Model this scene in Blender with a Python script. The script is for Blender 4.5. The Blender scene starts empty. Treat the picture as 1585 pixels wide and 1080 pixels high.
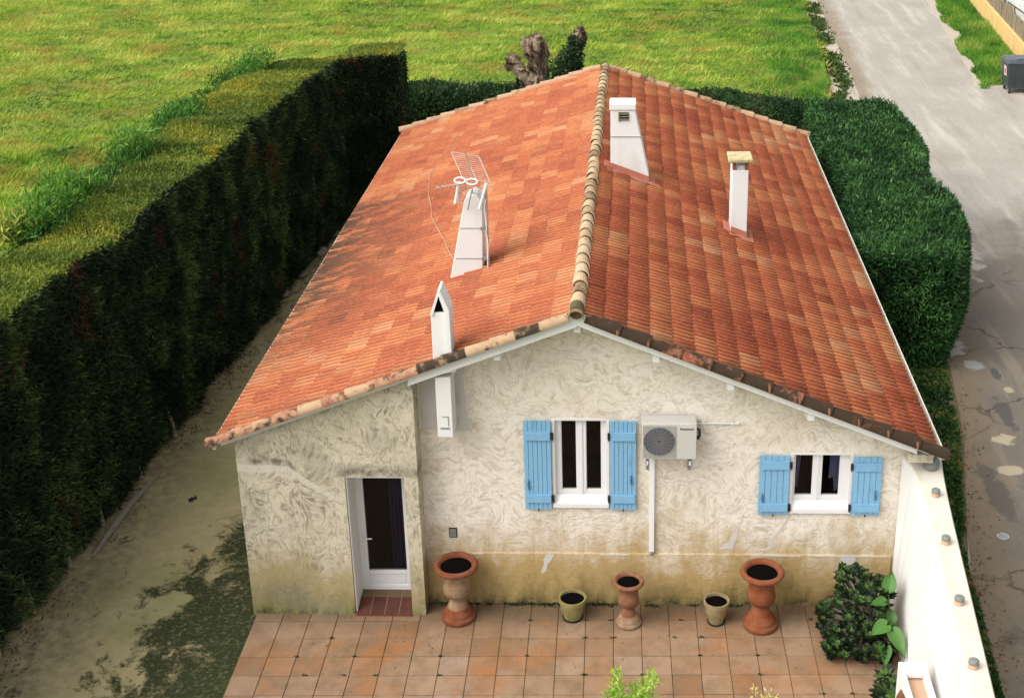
import bpy, math, random
import numpy as np
from mathutils import Vector
R = math.radians
PI = math.pi
random.seed(7)
rng = np.random.default_rng(11)
S = bpy.context.scene
COL = S.collection

# ------------------------------------------------------------------ camera
CAM = (5.1097, -15.5652, 11.8332)
cd = bpy.data.cameras.new('camera')
cam = bpy.data.objects.new('camera', cd); COL.objects.link(cam)
pitch, yaw, roll = 0.355994, -0.018103, -0.002939
fw = Vector((math.sin(yaw)*math.cos(pitch), math.cos(yaw)*math.cos(pitch), -math.sin(pitch)))
rt = fw.cross(Vector((0, 0, 1))).normalized(); up = rt.cross(fw)
c_, s_ = math.cos(roll), math.sin(roll)
rt2 = c_*rt + s_*up; up2 = -s_*rt + c_*up
from mathutils import Matrix
Mx = Matrix((rt2, up2, -fw)).transposed().to_4x4(); Mx.translation = CAM
cam.matrix_world = Mx
cd.sensor_width = 36; cd.sensor_fit = 'HORIZONTAL'
cd.lens = 2052.87*36/1585
cd.shift_x = -(950.7-792.5)/1585
cd.shift_y = -(540-370.89)/1585
cd.clip_start = .1; cd.clip_end = 2000
S.camera = cam

# ------------------------------------------------------------------ world, sun, exposure
SUN_ELEV, SUN_AZ = R(50), R(-122)      # azimuth measured from +Y towards +X
w = bpy.data.worlds.new('World'); S.world = w; w.use_nodes = True
nt = w.node_tree; bg = nt.nodes['Background']
sky = nt.nodes.new('ShaderNodeTexSky'); sky.sky_type = 'NISHITA'; sky.sun_disc = False
sky.sun_elevation = SUN_ELEV; sky.sun_rotation = SUN_AZ
sky.air_density = 1.0; sky.dust_density = 4.0; sky.ozone_density = 1.0
hs = nt.nodes.new('ShaderNodeHueSaturation'); hs.inputs['Saturation'].default_value = .18
nt.links.new(sky.outputs[0], hs.inputs['Color']); nt.links.new(hs.outputs[0], bg.inputs[0])
bg.inputs[1].default_value = .15
sd = bpy.data.lights.new('sun', 'SUN'); so = bpy.data.objects.new('sun', sd); COL.objects.link(so)
sd.energy = 1.25; sd.angle = R(60); sd.color = (1, .945, .86)
sdir = Vector((math.sin(SUN_AZ)*math.cos(SUN_ELEV), math.cos(SUN_AZ)*math.cos(SUN_ELEV), math.sin(SUN_ELEV)))
so.rotation_euler = sdir.to_track_quat('Z', 'Y').to_euler()
so.location = (0, 0, 30)
S.view_settings.view_transform = 'Standard'; S.view_settings.look = 'None'
S.view_settings.gamma = 1; S.view_settings.exposure = 0.82
S.render.engine = 'CYCLES'

# ------------------------------------------------------------------ numpy noise
def _hash(ix, iy, iz, seed):
    h = (ix*374761393 + iy*668265263 + iz*2147483647 + seed*974634777) & 0xffffffff
    h = ((h ^ (h >> 13))*1274126177) & 0xffffffff
    return ((h ^ (h >> 16)) & 0xffff)/65535.0
def vnoise(p, scale=1., seed=0, octaves=2):
    p = np.asarray(p, float)*scale
    out = np.zeros(len(p)); amp = 1.; tot = 0
    for o in range(octaves):
        i = np.floor(p).astype(np.int64); f = p-i; f = f*f*(3-2*f)
        v = 0
        for dx in (0, 1):
            for dy in (0, 1):
                for dz in (0, 1):
                    wgt = (f[:, 0] if dx else 1-f[:, 0])*(f[:, 1] if dy else 1-f[:, 1])*(f[:, 2] if dz else 1-f[:, 2])
                    v = v+wgt*_hash(i[:, 0]+dx, i[:, 1]+dy, i[:, 2]+dz, seed+o*17)
        out += amp*v; tot += amp; amp *= .5; p = p*2.03
    return out/tot

# ------------------------------------------------------------------ material helpers
class NT:
    def __init__(s, name):
        s.m = bpy.data.materials.new(name); s.m.use_nodes = True
        s.t = s.m.node_tree; s.b = s.t.nodes['Principled BSDF']
        s.pos = s.t.nodes.new('ShaderNodeNewGeometry').outputs['Position']
        s.sep = None
    def n(s, typ, **k):
        nd = s.t.nodes.new(typ)
        for a, v in k.items(): setattr(nd, a, v)
        return nd
    def put(s, sock, v):
        if v is None: return
        if isinstance(v, bpy.types.NodeSocket): s.t.links.new(v, sock)
        elif isinstance(v, (tuple, list)) and len(v) == 3 and sock.type == 'RGBA': sock.default_value = (*v, 1)
        else: sock.default_value = v
    def obj(s): return s.n('ShaderNodeTexCoord').outputs['Object']
    def scale(s, v, sc, off=(0, 0, 0), rot=(0, 0, 0)):
        m = s.n('ShaderNodeMapping'); s.put(m.inputs[0], v)
        m.inputs['Scale'].default_value = sc if isinstance(sc, tuple) else (sc,)*3
        m.inputs['Location'].default_value = off; m.inputs['Rotation'].default_value = rot
        return m.outputs[0]
    def noise(s, v, sc=1., det=3., rough=.55, dist=0., col=False):
        m = s.n('ShaderNodeTexNoise'); s.put(m.inputs['Vector'], v)
        m.inputs['Scale'].default_value = sc; m.inputs['Detail'].default_value = det
        m.inputs['Roughness'].default_value = rough; m.inputs['Distortion'].default_value = dist
        return m.outputs['Color' if col else 'Fac']
    def vor(s, v, sc=1., feat='F1', out='Distance', rnd=1.):
        m = s.n('ShaderNodeTexVoronoi', feature=feat); s.put(m.inputs['Vector'], v)
        m.inputs['Scale'].default_value = sc; m.inputs['Randomness'].default_value = rnd
        return m.outputs[out]
    def math(s, op, a, b=None, c=None, clamp=False):
        m = s.n('ShaderNodeMath', operation=op, use_clamp=clamp)
        s.put(m.inputs[0], a); s.put(m.inputs[1], b)
        if c is not None: s.put(m.inputs[2], c)
        return m.outputs[0]
    def mr(s, v, a, b, c=0., d=1.):
        m = s.n('ShaderNodeMapRange'); s.put(m.inputs[0], v)
        for i, x in enumerate((a, b, c, d)): m.inputs[i+1].default_value = x
        return m.outputs[0]
    def mix(s, f, a, b, mode='MIX'):
        m = s.n('ShaderNodeMix', data_type='RGBA', blend_type=mode)
        s.put(m.inputs[0], f); s.put(m.inputs[6], a); s.put(m.inputs[7], b)
        return m.outputs[2]
    def ramp(s, f, stops):
        m = s.n('ShaderNodeValToRGB'); s.put(m.inputs[0], f)
        e = m.color_ramp.elements
        while len(e) < len(stops): e.new(.5)
        for x, (p, c) in zip(e, stops):
            x.position = p; x.color = (*c, 1) if len(c) == 3 else c
        return m.outputs[0]
    def attr(s, name):
        return s.n('ShaderNodeAttribute', attribute_name=name).outputs['Fac']
    def xyz(s, v=None):
        m = s.n('ShaderNodeSeparateXYZ'); s.put(m.inputs[0], s.pos if v is None else v); return m.outputs
    def bump(s, h, strength=.4, dist=.02):
        m = s.n('ShaderNodeBump'); m.inputs['Strength'].default_value = strength
        m.inputs['Distance'].default_value = dist; s.put(m.inputs['Height'], h)
        s.put(s.b.inputs['Normal'], m.outputs[0])
    def out(s, col, rough=.9, spec=.3, metal=0.):
        s.put(s.b.inputs['Base Color'], col); s.put(s.b.inputs['Roughness'], rough)
        s.put(s.b.inputs['Specular IOR Level'], spec); s.put(s.b.inputs['Metallic'], metal)
        return s.m
def mul(c, k): return tuple(x*k for x in c)
def plain(name, col, rough=.6, spec=.4, var=.12, sc=6., metal=0., dirt=None, dirt_lo=.55, dirt_hi=.75):
    t = NT(name); n = t.noise(t.pos, sc, 5, .6)
    c = t.mix(n, mul(col, 1-var), mul(col, 1+var))
    if dirt:
        d = t.noise(t.scale(t.pos, (1, 1, .35)), sc*.55, 6, .65)
        c = t.mix(t.mr(d, dirt_lo, dirt_hi), c, dirt)
    t.bump(n, .12, .01)
    return t.out(c, rough, spec, metal)

# ------------------------------------------------------------------ mesh helpers
class MB:
    def __init__(s): s.v = []; s.f = []; s.t = []; s.cur = .5
    def add(s, vs, fs, tint=None):
        o = len(s.v); s.v += [tuple(p) for p in vs]
        for f in fs: s.f.append(tuple(i+o for i in f)); s.t.append(s.cur if tint is None else tint)
    def box(s, x0, x1, y0, y1, z0, z1, tint=None):
        s.add([(x0,y0,z0),(x1,y0,z0),(x1,y1,z0),(x0,y1,z0),(x0,y0,z1),(x1,y0,z1),(x1,y1,z1),(x0,y1,z1)],
              [(0,3,2,1),(4,5,6,7),(0,1,5,4),(1,2,6,5),(2,3,7,6),(3,0,4,7)], tint)
    def prismY(s, poly, y0, y1, tint=None):     # poly in (x,z), counter-clockwise seen from -y
        n = len(poly)
        s.add([(x, y0, z) for x, z in poly]+[(x, y1, z) for x, z in poly],
              [tuple(range(n)), tuple(range(2*n-1, n-1, -1))]+[((i+1) % n, i, n+i, n+(i+1) % n) for i in range(n)], tint)
    def prismZ(s, poly, z0, z1, tint=None):     # poly in (x,y), counter-clockwise from above
        n = len(poly)
        s.add([(x, y, z0) for x, y in poly]+[(x, y, z1) for x, y in poly],
              [tuple(range(n-1, -1, -1)), tuple(range(n, 2*n))]+[(i, (i+1) % n, n+(i+1) % n, n+i) for i in range(n)], tint)
    def prismX(s, poly, x0, x1, tint=None):     # poly in (y,z)
        n = len(poly)
        s.add([(x0, y, z) for y, z in poly]+[(x1, y, z) for y, z in poly],
              [tuple(range(n-1, -1, -1)), tuple(range(n, 2*n))]+[(i, (i+1) % n, n+(i+1) % n, n+i) for i in range(n)], tint)
    def tube(s, pts, rad, n=8, cap=True, tint=None):
        pts = [Vector(p) for p in pts]
        if not isinstance(rad, (list, tuple)): rad = [rad]*len(pts)
        vs = []; ref = None
        for i, p in enumerate(pts):
            d = (pts[min(i+1, len(pts)-1)]-pts[max(i-1, 0)]).normalized()
            if ref is None: ref = Vector((0, 0, 1)) if abs(d.z) < .9 else Vector((1, 0, 0))
            a = d.cross(ref).normalized(); b = a.cross(d); ref = b
            for k in range(n):
                t = 2*PI*k/n; vs.append(p+rad[i]*(math.cos(t)*a+math.sin(t)*b))
        fs = [(i*n+k, i*n+(k+1) % n, (i+1)*n+(k+1) % n, (i+1)*n+k) for i in range(len(pts)-1) for k in range(n)]
        if cap: fs += [tuple(range(n-1, -1, -1)), tuple(range((len(pts)-1)*n, len(pts)*n))]
        s.add(vs, fs, tint)
    def lathe(s, prof, c, n=36, flute=None, tint=None):      # prof (r,z) list, flute(r,z,k)->r
        vs = []
        for r, z in prof:
            for k in range(n):
                a = 2*PI*k/n; rr = flute(r, z, k) if flute else r
                vs.append((c[0]+rr*math.cos(a), c[1]+rr*math.sin(a), c[2]+z))
        fs = [(i*n+k, i*n+(k+1) % n, (i+1)*n+(k+1) % n, (i+1)*n+k) for i in range(len(prof)-1) for k in range(n)]
        s.add(vs, fs, tint)
    def build(s, name, mat, parent=None, smooth=False, bevel=0):
        me = bpy.data.meshes.new(name)
        off = ROOT.get(parent.name, (0, 0, 0)) if parent else (0, 0, 0)
        me.from_pydata([(x-off[0], y-off[1], z-off[2]) for x, y, z in s.v], [], s.f)
        a = me.attributes.new('tint', 'FLOAT', 'FACE'); a.data.foreach_set('value', s.t)
        return finish(name, me, mat, parent, smooth, bevel, off)
ROOT = {}
def finish(name, me, mat, parent, smooth=False, bevel=0, off=(0, 0, 0)):
    for m in (mat if isinstance(mat, (list, tuple)) else [mat]): me.materials.append(m)
    if smooth: me.polygons.foreach_set('use_smooth', [True]*len(me.polygons))
    o = bpy.data.objects.new(name, me); COL.objects.link(o)
    if parent: o.parent = parent; ROOT[o.name] = off
    if bevel:
        b = o.modifiers.new('bevel', 'BEVEL'); b.width = bevel; b.segments = 2; b.limit_method = 'ANGLE'
    if smooth and len(me.polygons) < 200000:
        me.update()
    return o
def npmesh(name, V, F, mat, parent=None, tint=None, smooth=False):   # V (n,3), F (m,k) arrays
    off = ROOT.get(parent.name, (0, 0, 0)) if parent else (0, 0, 0)
    me = bpy.data.meshes.new(name); n, (m, k) = len(V), F.shape
    me.vertices.add(n); me.vertices.foreach_set('co', (np.asarray(V, np.float32)-np.float32(off)).ravel())
    me.loops.add(m*k); me.loops.foreach_set('vertex_index', F.astype(np.int32).ravel())
    me.polygons.add(m); me.polygons.foreach_set('loop_start', np.arange(0, m*k, k, dtype=np.int32))
    me.update(calc_edges=True); me.validate()
    if tint is not None:
        a = me.attributes.new('tint', 'FLOAT', 'FACE'); a.data.foreach_set('value', np.asarray(tint, np.float32))
    return finish(name, me, mat, parent, smooth, 0, off)
def tag(o, label=None, cat=None, group=None, kind=None):
    if label: o['label'] = label
    if cat: o['category'] = cat
    if group: o['group'] = group
    if kind: o['kind'] = kind
    return o
def thing(name, label, cat, loc, group=None):
    o = bpy.data.objects.new(name, None); COL.objects.link(o); o.location = loc
    o.empty_display_size = .2; ROOT[o.name] = tuple(loc)
    return tag(o, label, cat, group)
def struct(name, mb, mat, **k): return tag(mb.build(name, mat, **k), kind='structure')
def unit(v): return v/np.maximum(np.linalg.norm(v, axis=1, keepdims=True), 1e-9)
def leaves(P, N, length, width, up=.5, flat=.6, seed=1, droop=None, pitchr=1.):
    """one bent leaf (2 quads folded into one 4-gon diamond) at every point P with outward normal N"""
    g = np.random.default_rng(seed); n = len(P)
    d = unit(N*up+g.normal(size=(n, 3))*flat)
    if droop is not None: d = unit(d+np.array(droop))
    side = unit(np.cross(d, g.normal(size=(n, 3))))
    L = (length*(.6+.8*g.random(n)))[:, None]; W = (width*(.6+.8*g.random(n)))[:, None]
    V = np.empty((n, 4, 3)); V[:, 0] = P; V[:, 1] = P+d*L*.45+side*W*.5
    V[:, 2] = P+d*L; V[:, 3] = P+d*L*.45-side*W*.5
    return V.reshape(-1, 3), np.arange(n*4).reshape(n, 4)

# ------------------------------------------------------------------ materials
def stucco(name, light, dark, annex=False):
    t = NT(name); x, y, z = t.xyz()
    wv = t.noise(t.pos, 1.6, 2, .5, 0, True)
    wm = t.n('ShaderNodeVectorMath', operation='MULTIPLY_ADD'); t.put(wm.inputs[0], wv)
    wm.inputs[1].default_value = (.75, .3, .75) if not annex else (.5, .3, .4); t.put(wm.inputs[2], t.pos)
    base = wm.outputs[0]
    st = t.scale(base, (1.5, 1.5, 2.5) if not annex else (3.9, 3.9, 1.7))
    n1 = t.noise(st, 1.25, 2.5, .5, 1.4 if not annex else .9)
    pp = t.math('PINGPONG', t.math('MULTIPLY', n1, 7.), .5)
    brk = t.mr(t.noise(t.scale(base, (2.6, 2.6, 3.4)), 2.2, 2, .5), .36, .54)
    strokes = t.math('SUBTRACT', 1., t.math('MULTIPLY', t.mr(pp, .34, .04), brk))
    n2 = t.noise(t.scale(base, (2.5, 2.5, 2.2)), 1.9, 3, .6, 1.1)
    pp2 = t.math('PINGPONG', t.math('MULTIPLY', n2, 6.), .5)
    brk2 = t.mr(t.noise(t.scale(base, (3, 3, 3)), 3.1, 2, .5, .5), .38, .56)
    s2 = t.math('SUBTRACT', 1., t.math('MULTIPLY', t.mr(pp2, .30, .03), brk2))
    k = t.math('MULTIPLY', t.math('ADD', t.math('MULTIPLY', strokes, .55), t.math('MULTIPLY', s2, .45)), 1.0)
    c = t.mix(k, dark, light)
    fine = t.noise(t.pos, 38, 3, .6)
    c = t.mix(t.mr(fine, .3, .7, 0, .25), c, mul(dark, .9))
    big = t.noise(t.pos, .9, 5, .6)
    c = t.mix(t.mr(big, .45, .70, 0, .28 if not annex else .45), c, (.40, .33, .20) if not annex else (.36, .32, .21))
    # rising damp: ochre then green algae towards the ground, with an uneven edge
    wet = t.noise(t.scale(t.pos, (1.6, 1.6, .8)), 1.4, 6, .65)
    zz = t.math('ADD', z, t.math('MULTIPLY', t.math('SUBTRACT', wet, .5), -2.1 if not annex else -1.7))
    c = t.mix(t.mr(zz, 1.40 if not annex else 1.15, .60, 0, .88), c, (.34, .225, .065) if not annex else (.33, .27, .13))
    c = t.mix(t.mr(zz, .46, -.05, 0, .85), c, (.15, .12, .035) if not annex else (.16, .155, .035))
    drip = t.noise(t.scale(t.pos, (9, 9, .5)), 1.2, 3, .6)
    c = t.mix(t.math('MULTIPLY', t.mr(drip, .56, .72, 0, .45), t.mr(z, 2.1, .9)), c, (.33, .24, .11))
    blk = t.noise(t.pos, 4.5, 5, .7)
    c = t.mix(t.math('MULTIPLY', t.mr(blk, .45, .62, 0, .9), t.mr(z, .16, .03)), c, (.035, .033, .022))
    if annex:   # grey lichen blooms and pale repair bands
        g = t.noise(t.scale(t.pos, (1, 1, 1.2)), 1.5, 5, .6)
        c = t.mix(t.math('MULTIPLY', t.mr(g, .46, .60, 0, .6), t.math('SUBTRACT', 1.15, strokes)), c, (.17, .155, .11))
        gg = t.noise(t.pos, 1.3, 6, .65); c = t.mix(t.mr(gg, .50, .66, 0, .45), c, (.20, .19, .145))
        hx = t.math('ADD', z, t.math('MULTIPLY', t.mr(x, .25, .95), .5))
        hz = t.math('ADD', hx, t.math('MULTIPLY', t.noise(t.pos, 3, 3), .12))
        band = t.math('MULTIPLY', t.math('LESS_THAN', t.math('ABSOLUTE', t.math('SUBTRACT', hz, 2.46)), .055), t.math('LESS_THAN', x, .85))
        c = t.mix(t.math('MULTIPLY', band, .75), c, (.55, .51, .43))
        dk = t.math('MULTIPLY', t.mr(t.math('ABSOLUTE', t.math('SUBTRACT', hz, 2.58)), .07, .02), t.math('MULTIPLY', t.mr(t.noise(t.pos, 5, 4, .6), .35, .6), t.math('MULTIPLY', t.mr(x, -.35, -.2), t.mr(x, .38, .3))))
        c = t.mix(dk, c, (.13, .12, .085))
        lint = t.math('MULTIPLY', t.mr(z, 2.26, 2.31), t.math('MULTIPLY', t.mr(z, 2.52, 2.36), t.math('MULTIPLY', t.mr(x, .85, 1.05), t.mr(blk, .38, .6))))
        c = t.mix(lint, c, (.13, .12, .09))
    h = t.math('ADD', t.math('MULTIPLY', k, 1.), t.math('MULTIPLY', fine, .25))
    t.bump(h, .38, .011)
    return t.out(c, .93, .15)
M = {}
M['stucco'] = stucco('stucco_cream', (.75, .695, .61), (.47, .405, .32))
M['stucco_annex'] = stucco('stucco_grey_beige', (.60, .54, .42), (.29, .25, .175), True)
M['white'] = plain('white_paint', (.68, .67, .65), .55, .4, .04, 3, dirt=(.55, .50, .42), dirt_lo=.66, dirt_hi=.85)
M['white_render'] = plain('white_render', (.69, .68, .655), .9, .2, .06, 2.2, dirt=(.46, .42, .35), dirt_lo=.56, dirt_hi=.85)
M['pvc'] = plain('white_pvc', (.68, .68, .68), .35, .5, .03, 3)
M['cap_render'] = plain('cream_wall_coping', (.56, .52, .44), .9, .2, .08, 5, dirt=(.44, .39, .31), dirt_lo=.5, dirt_hi=.8)
M['blue'] = plain('blue_shutter_paint', (.185, .375, .55), .65, .25, .12, 14, dirt=(.14, .29, .44), dirt_lo=.60, dirt_hi=.72)
M['blue_dark'] = plain('blue_shutter_gap', (.055, .15, .26), .7, .2)
M['dark'] = plain('dark_interior', (.004, .0035, .003), .95, .05)
M['iron'] = plain('dark_iron', (.03, .03, .032), .5, .5, metal=.6)
M['soil'] = plain('black_potting_soil', (.0025, .002, .002), 1., .05)
M['greymetal'] = plain('grey_metal', (.35, .35, .36), .45, .5, metal=.7)
M['concrete_lid'] = plain('ochre_concrete_cap', (.50, .42, .24), .9, .2, .25, 9, dirt=(.24, .20, .10), dirt_lo=.48, dirt_hi=.7)
M['brick'] = plain('brown_brick', (.24, .10, .05), .9, .2, .25, 20)
M['flashing'] = plain('pink_flashing', (.40, .15, .105), .85, .2, .25, 6, dirt=(.30, .10, .06))
M['lavender'] = plain('lavender_curtain', (.34, .31, .50), .9, .1, .2, 9)
M['navy'] = plain('navy_curtain', (.022, .024, .075), .9, .1, .3, 9)

t = NT('window_glass')
gl = t.n('ShaderNodeBsdfGlossy'); gl.inputs['Roughness'].default_value = .03; gl.inputs['Color'].default_value = (.8, .85, .9, 1)
tr = t.n('ShaderNodeBsdfTransparent'); tr.inputs['Color'].default_value = (.75, .77, .77, 1)
fr = t.n('ShaderNodeFresnel'); fr.inputs['IOR'].default_value = 1.45
mx = t.n('ShaderNodeMixShader'); t.put(mx.inputs[0], t.math('MULTIPLY', fr.outputs[0], .45))
t.put(mx.inputs[1], tr.outputs[0]); t.put(mx.inputs[2], gl.outputs[0])
t.t.links.new(mx.outputs[0], t.t.nodes['Material Output'].inputs['Surface']); M['glass'] = t.m

t = NT('roof_tile_clay'); x, y, z = t.xyz()
ti = t.attr('tint')
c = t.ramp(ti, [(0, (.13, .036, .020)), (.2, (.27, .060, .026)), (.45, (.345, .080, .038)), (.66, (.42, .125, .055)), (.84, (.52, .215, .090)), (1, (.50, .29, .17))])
c = t.mix(1., c, (.90, .84, .74), 'MULTIPLY')
side = t.mr(x, 4.2, 4.5)       # left slope is blended a little towards orange brown
c = t.mix(t.math('MULTIPLY', t.math('SUBTRACT', 1., side), .22), c, (.34, .135, .065))
n = t.noise(t.scale(t.pos, (1.2, 7, 1.2)), 2.5, 5, .65)
c = t.mix(t.mr(n, .38, .70, 0, .5), c, (.20, .055, .030))
n = t.noise(t.pos, 22, 4, .6); c = t.mix(t.mr(n, .52, .75, 0, .28), c, (.58, .34, .20))
# black lichen: low on the left slope halfway back, and along the front verges
li = t.noise(t.scale(t.pos, (.8, 3.2, .8)), 1.7, 6, .7)
mask = t.math('MULTIPLY', t.mr(x, 1.5, -.6), t.math('MULTIPLY', t.mr(y, 1.2, 5.0), t.mr(y, 10.6, 10.0)))
c = t.mix(t.math('MULTIPLY', t.mr(li, .40, .54, 0, .95), mask, None, True), c, (.060, .038, .022))
m2 = t.math('MULTIPLY', t.mr(y, 1.0, .5), t.mr(li, .45, .62, 0, .75))
c = t.mix(m2, c, (.09, .05, .03))
mo = t.noise(t.pos, 1.1, 5, .6); c = t.mix(t.mr(mo, .60, .75, 0, .35), c, (.30, .20, .08))
t.bump(t.noise(t.pos, 30, 4), .25, .01); M['tile'] = t.out(c, .85, .25)

def oldtile(name, stops, black=(.50, .60), amt=.92, sc=7.):
    t = NT(name); c = t.ramp(t.attr('tint'), stops)
    n = t.noise(t.pos, 5, 5, .6); c = t.mix(t.mr(n, .4, .7, 0, .5), c, (.50, .36, .20))
    b = t.noise(t.pos, sc, 5, .7)
    b = t.math('ADD', b, t.math('MULTIPLY', t.math('SUBTRACT', t.attr('tint'), .5), -.18))
    c = t.mix(t.mr(b, black[0], black[1], 0, amt), c, (.030, .024, .016))
    t.bump(b, .4, .015); return t.out(c, .92, .15)
M['verge_left'] = oldtile('verge_tile_pink', [(0, (.10, .07, .055)), (.35, (.25, .10, .065)), (.7, (.32, .155, .10)), (1, (.37, .25, .155))], (.47, .58))
M['verge_right'] = oldtile('verge_tile_black', [(0, (.30, .07, .04)), (1, (.48, .15, .09))], (.20, .46), .96, 4.5)
M['ridge'] = oldtile('ridge_tile_cream', [(0, (.27, .16, .09)), (.5, (.42, .30, .175)), (1, (.52, .40, .26))], (.50, .64), .6, 8)
M['ridge_far'] = oldtile('far_verge_tile', [(0, (.24, .13, .08)), (1, (.42, .27, .17))], (.54, .66), .8, 9)

t = NT('patio_tile')
c = t.ramp(t.attr('tint'), [(0, (.21, .122, .066)), (.4, (.255, .158, .094)), (.75, (.29, .192, .122)), (1, (.30, .212, .15))])
n = t.noise(t.pos, .9, 6, .65); c = t.mix(t.mr(n, .50, .68, 0, .75), c, (.30, .115, .028))
n = t.noise(t.pos, 2.6, 6, .7); c = t.mix(t.mr(n, .44, .68, 0, .6), c, (.12, .078, .038))
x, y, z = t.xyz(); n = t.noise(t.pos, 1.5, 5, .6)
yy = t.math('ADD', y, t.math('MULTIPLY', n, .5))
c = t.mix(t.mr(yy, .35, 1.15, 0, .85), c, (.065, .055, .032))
n = t.noise(t.pos, 45, 3, .6); c = t.mix(t.mr(n, .4, .8, 0, .35), c, (.22, .11, .06))
t.bump(n, .15, .004); M['patio'] = t.out(c, .72, .3)
M['grout'] = plain('mossy_grout', (.045, .038, .020), 1., .1, .5, 12)
t = NT('step_tile'); c = t.ramp(t.attr('tint'), [(0, (.05, .011, .007)), (.5, (.082, .017, .010)), (1, (.13, .08, .04))])
n = t.noise(t.pos, 8, 5); c = t.mix(t.mr(n, .4, .8, 0, .5), c, (.12, .05, .03)); M['step'] = t.out(c, .6, .4)
M['step_grout'] = plain('pale_grout', (.34, .24, .15), .95, .1)

def terracotta(name, base, pale, amt):
    t = NT(name); o = t.obj(); n = t.noise(o, 7, 5, .65)
    x, y, z = t.xyz(o)
    c = t.mix(t.mr(n, .42-.1*amt, .66, 0, .35+.5*amt), base, pale)
    g = t.noise(o, 5, 5, .65); c = t.mix(t.mr(g, .55, .75, 0, .5), c, (.16, .10, .05))
    t.bump(n, .2, .008); return t.out(c, .85, .2)
M['terra_red'] = terracotta('terracotta_red', (.15, .036, .015), (.23, .10, .055), .35)
M['terra_orange'] = terracotta('terracotta_orange', (.175, .046, .016), (.24, .11, .058), .35)
M['terra_pale'] = terracotta('terracotta_weathered', (.19, .095, .05), (.33, .25, .155), .8)
M['terra_dull'] = terracotta('terracotta_dull', (.16, .058, .028), (.27, .155, .09), .6)
M['pot_yellow'] = terracotta('glazed_yellow', (.19, .155, .05), (.30, .26, .14), .5)
M['pot_cream'] = terracotta('pot_ochre', (.21, .155, .07), (.32, .26, .155), .6)

t = NT('court_concrete'); x, y, z = t.xyz()
n = t.noise(t.pos, .7, 6, .6); c = t.mix(n, (.27, .225, .105), (.44, .375, .215))
n = t.noise(t.pos, 6, 6, .7); c = t.mix(t.mr(n, .35, .75, 0, .45), c, (.19, .165, .085))
g = t.noise(t.pos, .55, 4, .6); c = t.mix(t.mr(g, .46, .66, 0, .6), c, (.16, .175, .06))
mo = t.noise(t.scale(t.pos, (1, .85, 1)), 1.5, 9, .68, .5)
edge = t.math('ADD', t.mr(x, -2.6, -.6, -.24, .21), t.math('MULTIPLY', t.mr(y, 4.0, -1.2), .115))
mo = t.math('ADD', t.math('MULTIPLY', t.math('SUBTRACT', mo, .5), 1.5), edge)
mo = t.math('MULTIPLY', t.mr(t.math('ADD', mo, t.math('MULTIPLY', t.math('SUBTRACT', t.noise(t.pos, 13, 5, .7), .5), .35)), -.02, .10), t.mr(y, 3.4, 2.9))
md = t.noise(t.pos, 16, 5, .7)
c = t.mix(t.math('MULTIPLY', mo, t.mr(md, .30, .50, .55, 1.)), c, t.mix(md, (.008, .012, .004), (.045, .056, .018)))
sm = t.noise(t.pos, 3.2, 6, .75); c = t.mix(t.mr(sm, .66, .72, 0, .7), c, (.045, .05, .02))
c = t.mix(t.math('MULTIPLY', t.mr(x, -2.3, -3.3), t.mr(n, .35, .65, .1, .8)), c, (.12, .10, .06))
t.bump(t.math('ADD', n, t.math('MULTIPLY', mo, t.math('ADD', .6, md))), .6, .03); M['court'] = t.out(c, .9, .2)

t = NT('road_asphalt'); x, y, z = t.xyz()
n = t.noise(t.pos, .5, 6, .6); n2 = t.noise(t.pos, 9, 6, .7)
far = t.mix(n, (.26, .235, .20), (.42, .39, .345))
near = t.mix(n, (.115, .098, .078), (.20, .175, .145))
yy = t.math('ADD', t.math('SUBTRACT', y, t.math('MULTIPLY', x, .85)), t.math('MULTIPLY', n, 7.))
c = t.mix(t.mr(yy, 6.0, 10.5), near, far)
c = t.mix(t.mr(n2, .35, .75, 0, .5), c, t.mix(.5, c, (.06, .05, .04)))
g = t.vor(t.pos, 30); c = t.mix(t.mr(g, .20, .08, 0, .35), c, (.56, .52, .46))
tr_ = t.noise(t.scale(t.pos, (1.3, .14, 1)), 1.3, 5, .6); c = t.mix(t.math('MULTIPLY', t.mr(tr_, .52, .68, 0, .55), t.mr(yy, 5.5, 9.)), c, (.50, .455, .38))
c = t.mix(t.mr(tr_, .44, .34, 0, .5), c, (.26, .215, .165))
wv = t.noise(t.pos, 1.1, 4, .6, 0, True)
wm = t.n('ShaderNodeVectorMath', operation='MULTIPLY_ADD'); t.put(wm.inputs[0], wv); wm.inputs[1].default_value = (1.1, 1.1, 0); t.put(wm.inputs[2], t.pos)
cr = t.vor(wm.outputs[0], .42, 'DISTANCE_TO_EDGE')
ck = t.math('MULTIPLY', t.mr(cr, .020, .006), t.math('MULTIPLY', t.mr(y, 17., 12.), t.mr(t.noise(t.pos, .9, 3), .42, .55)))
c = t.mix(t.math('MULTIPLY', ck, .85), c, (.035, .03, .024))
pt = t.noise(t.scale(t.pos, (1, .5, 1)), .8, 4, .55)
c = t.mix(t.math('MULTIPLY', t.mr(pt, .58, .66, 0, .5), t.mr(y, 18., 14.)), c, (.115, .105, .095))
ed = t.math('MINIMUM', t.math('MULTIPLY_ADD', y, .19, 9.9), t.math('MULTIPLY_ADD', y, .046, 11.7))
dirt = t.math('ADD', t.math('SUBTRACT', x, ed), t.math('MULTIPLY', n, -1.8))
c = t.mix(t.math('MULTIPLY', t.mr(dirt, -.1, -.6), t.mr(n2, .3, .6, .25, .9)), c, (.19, .14, .085))
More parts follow.
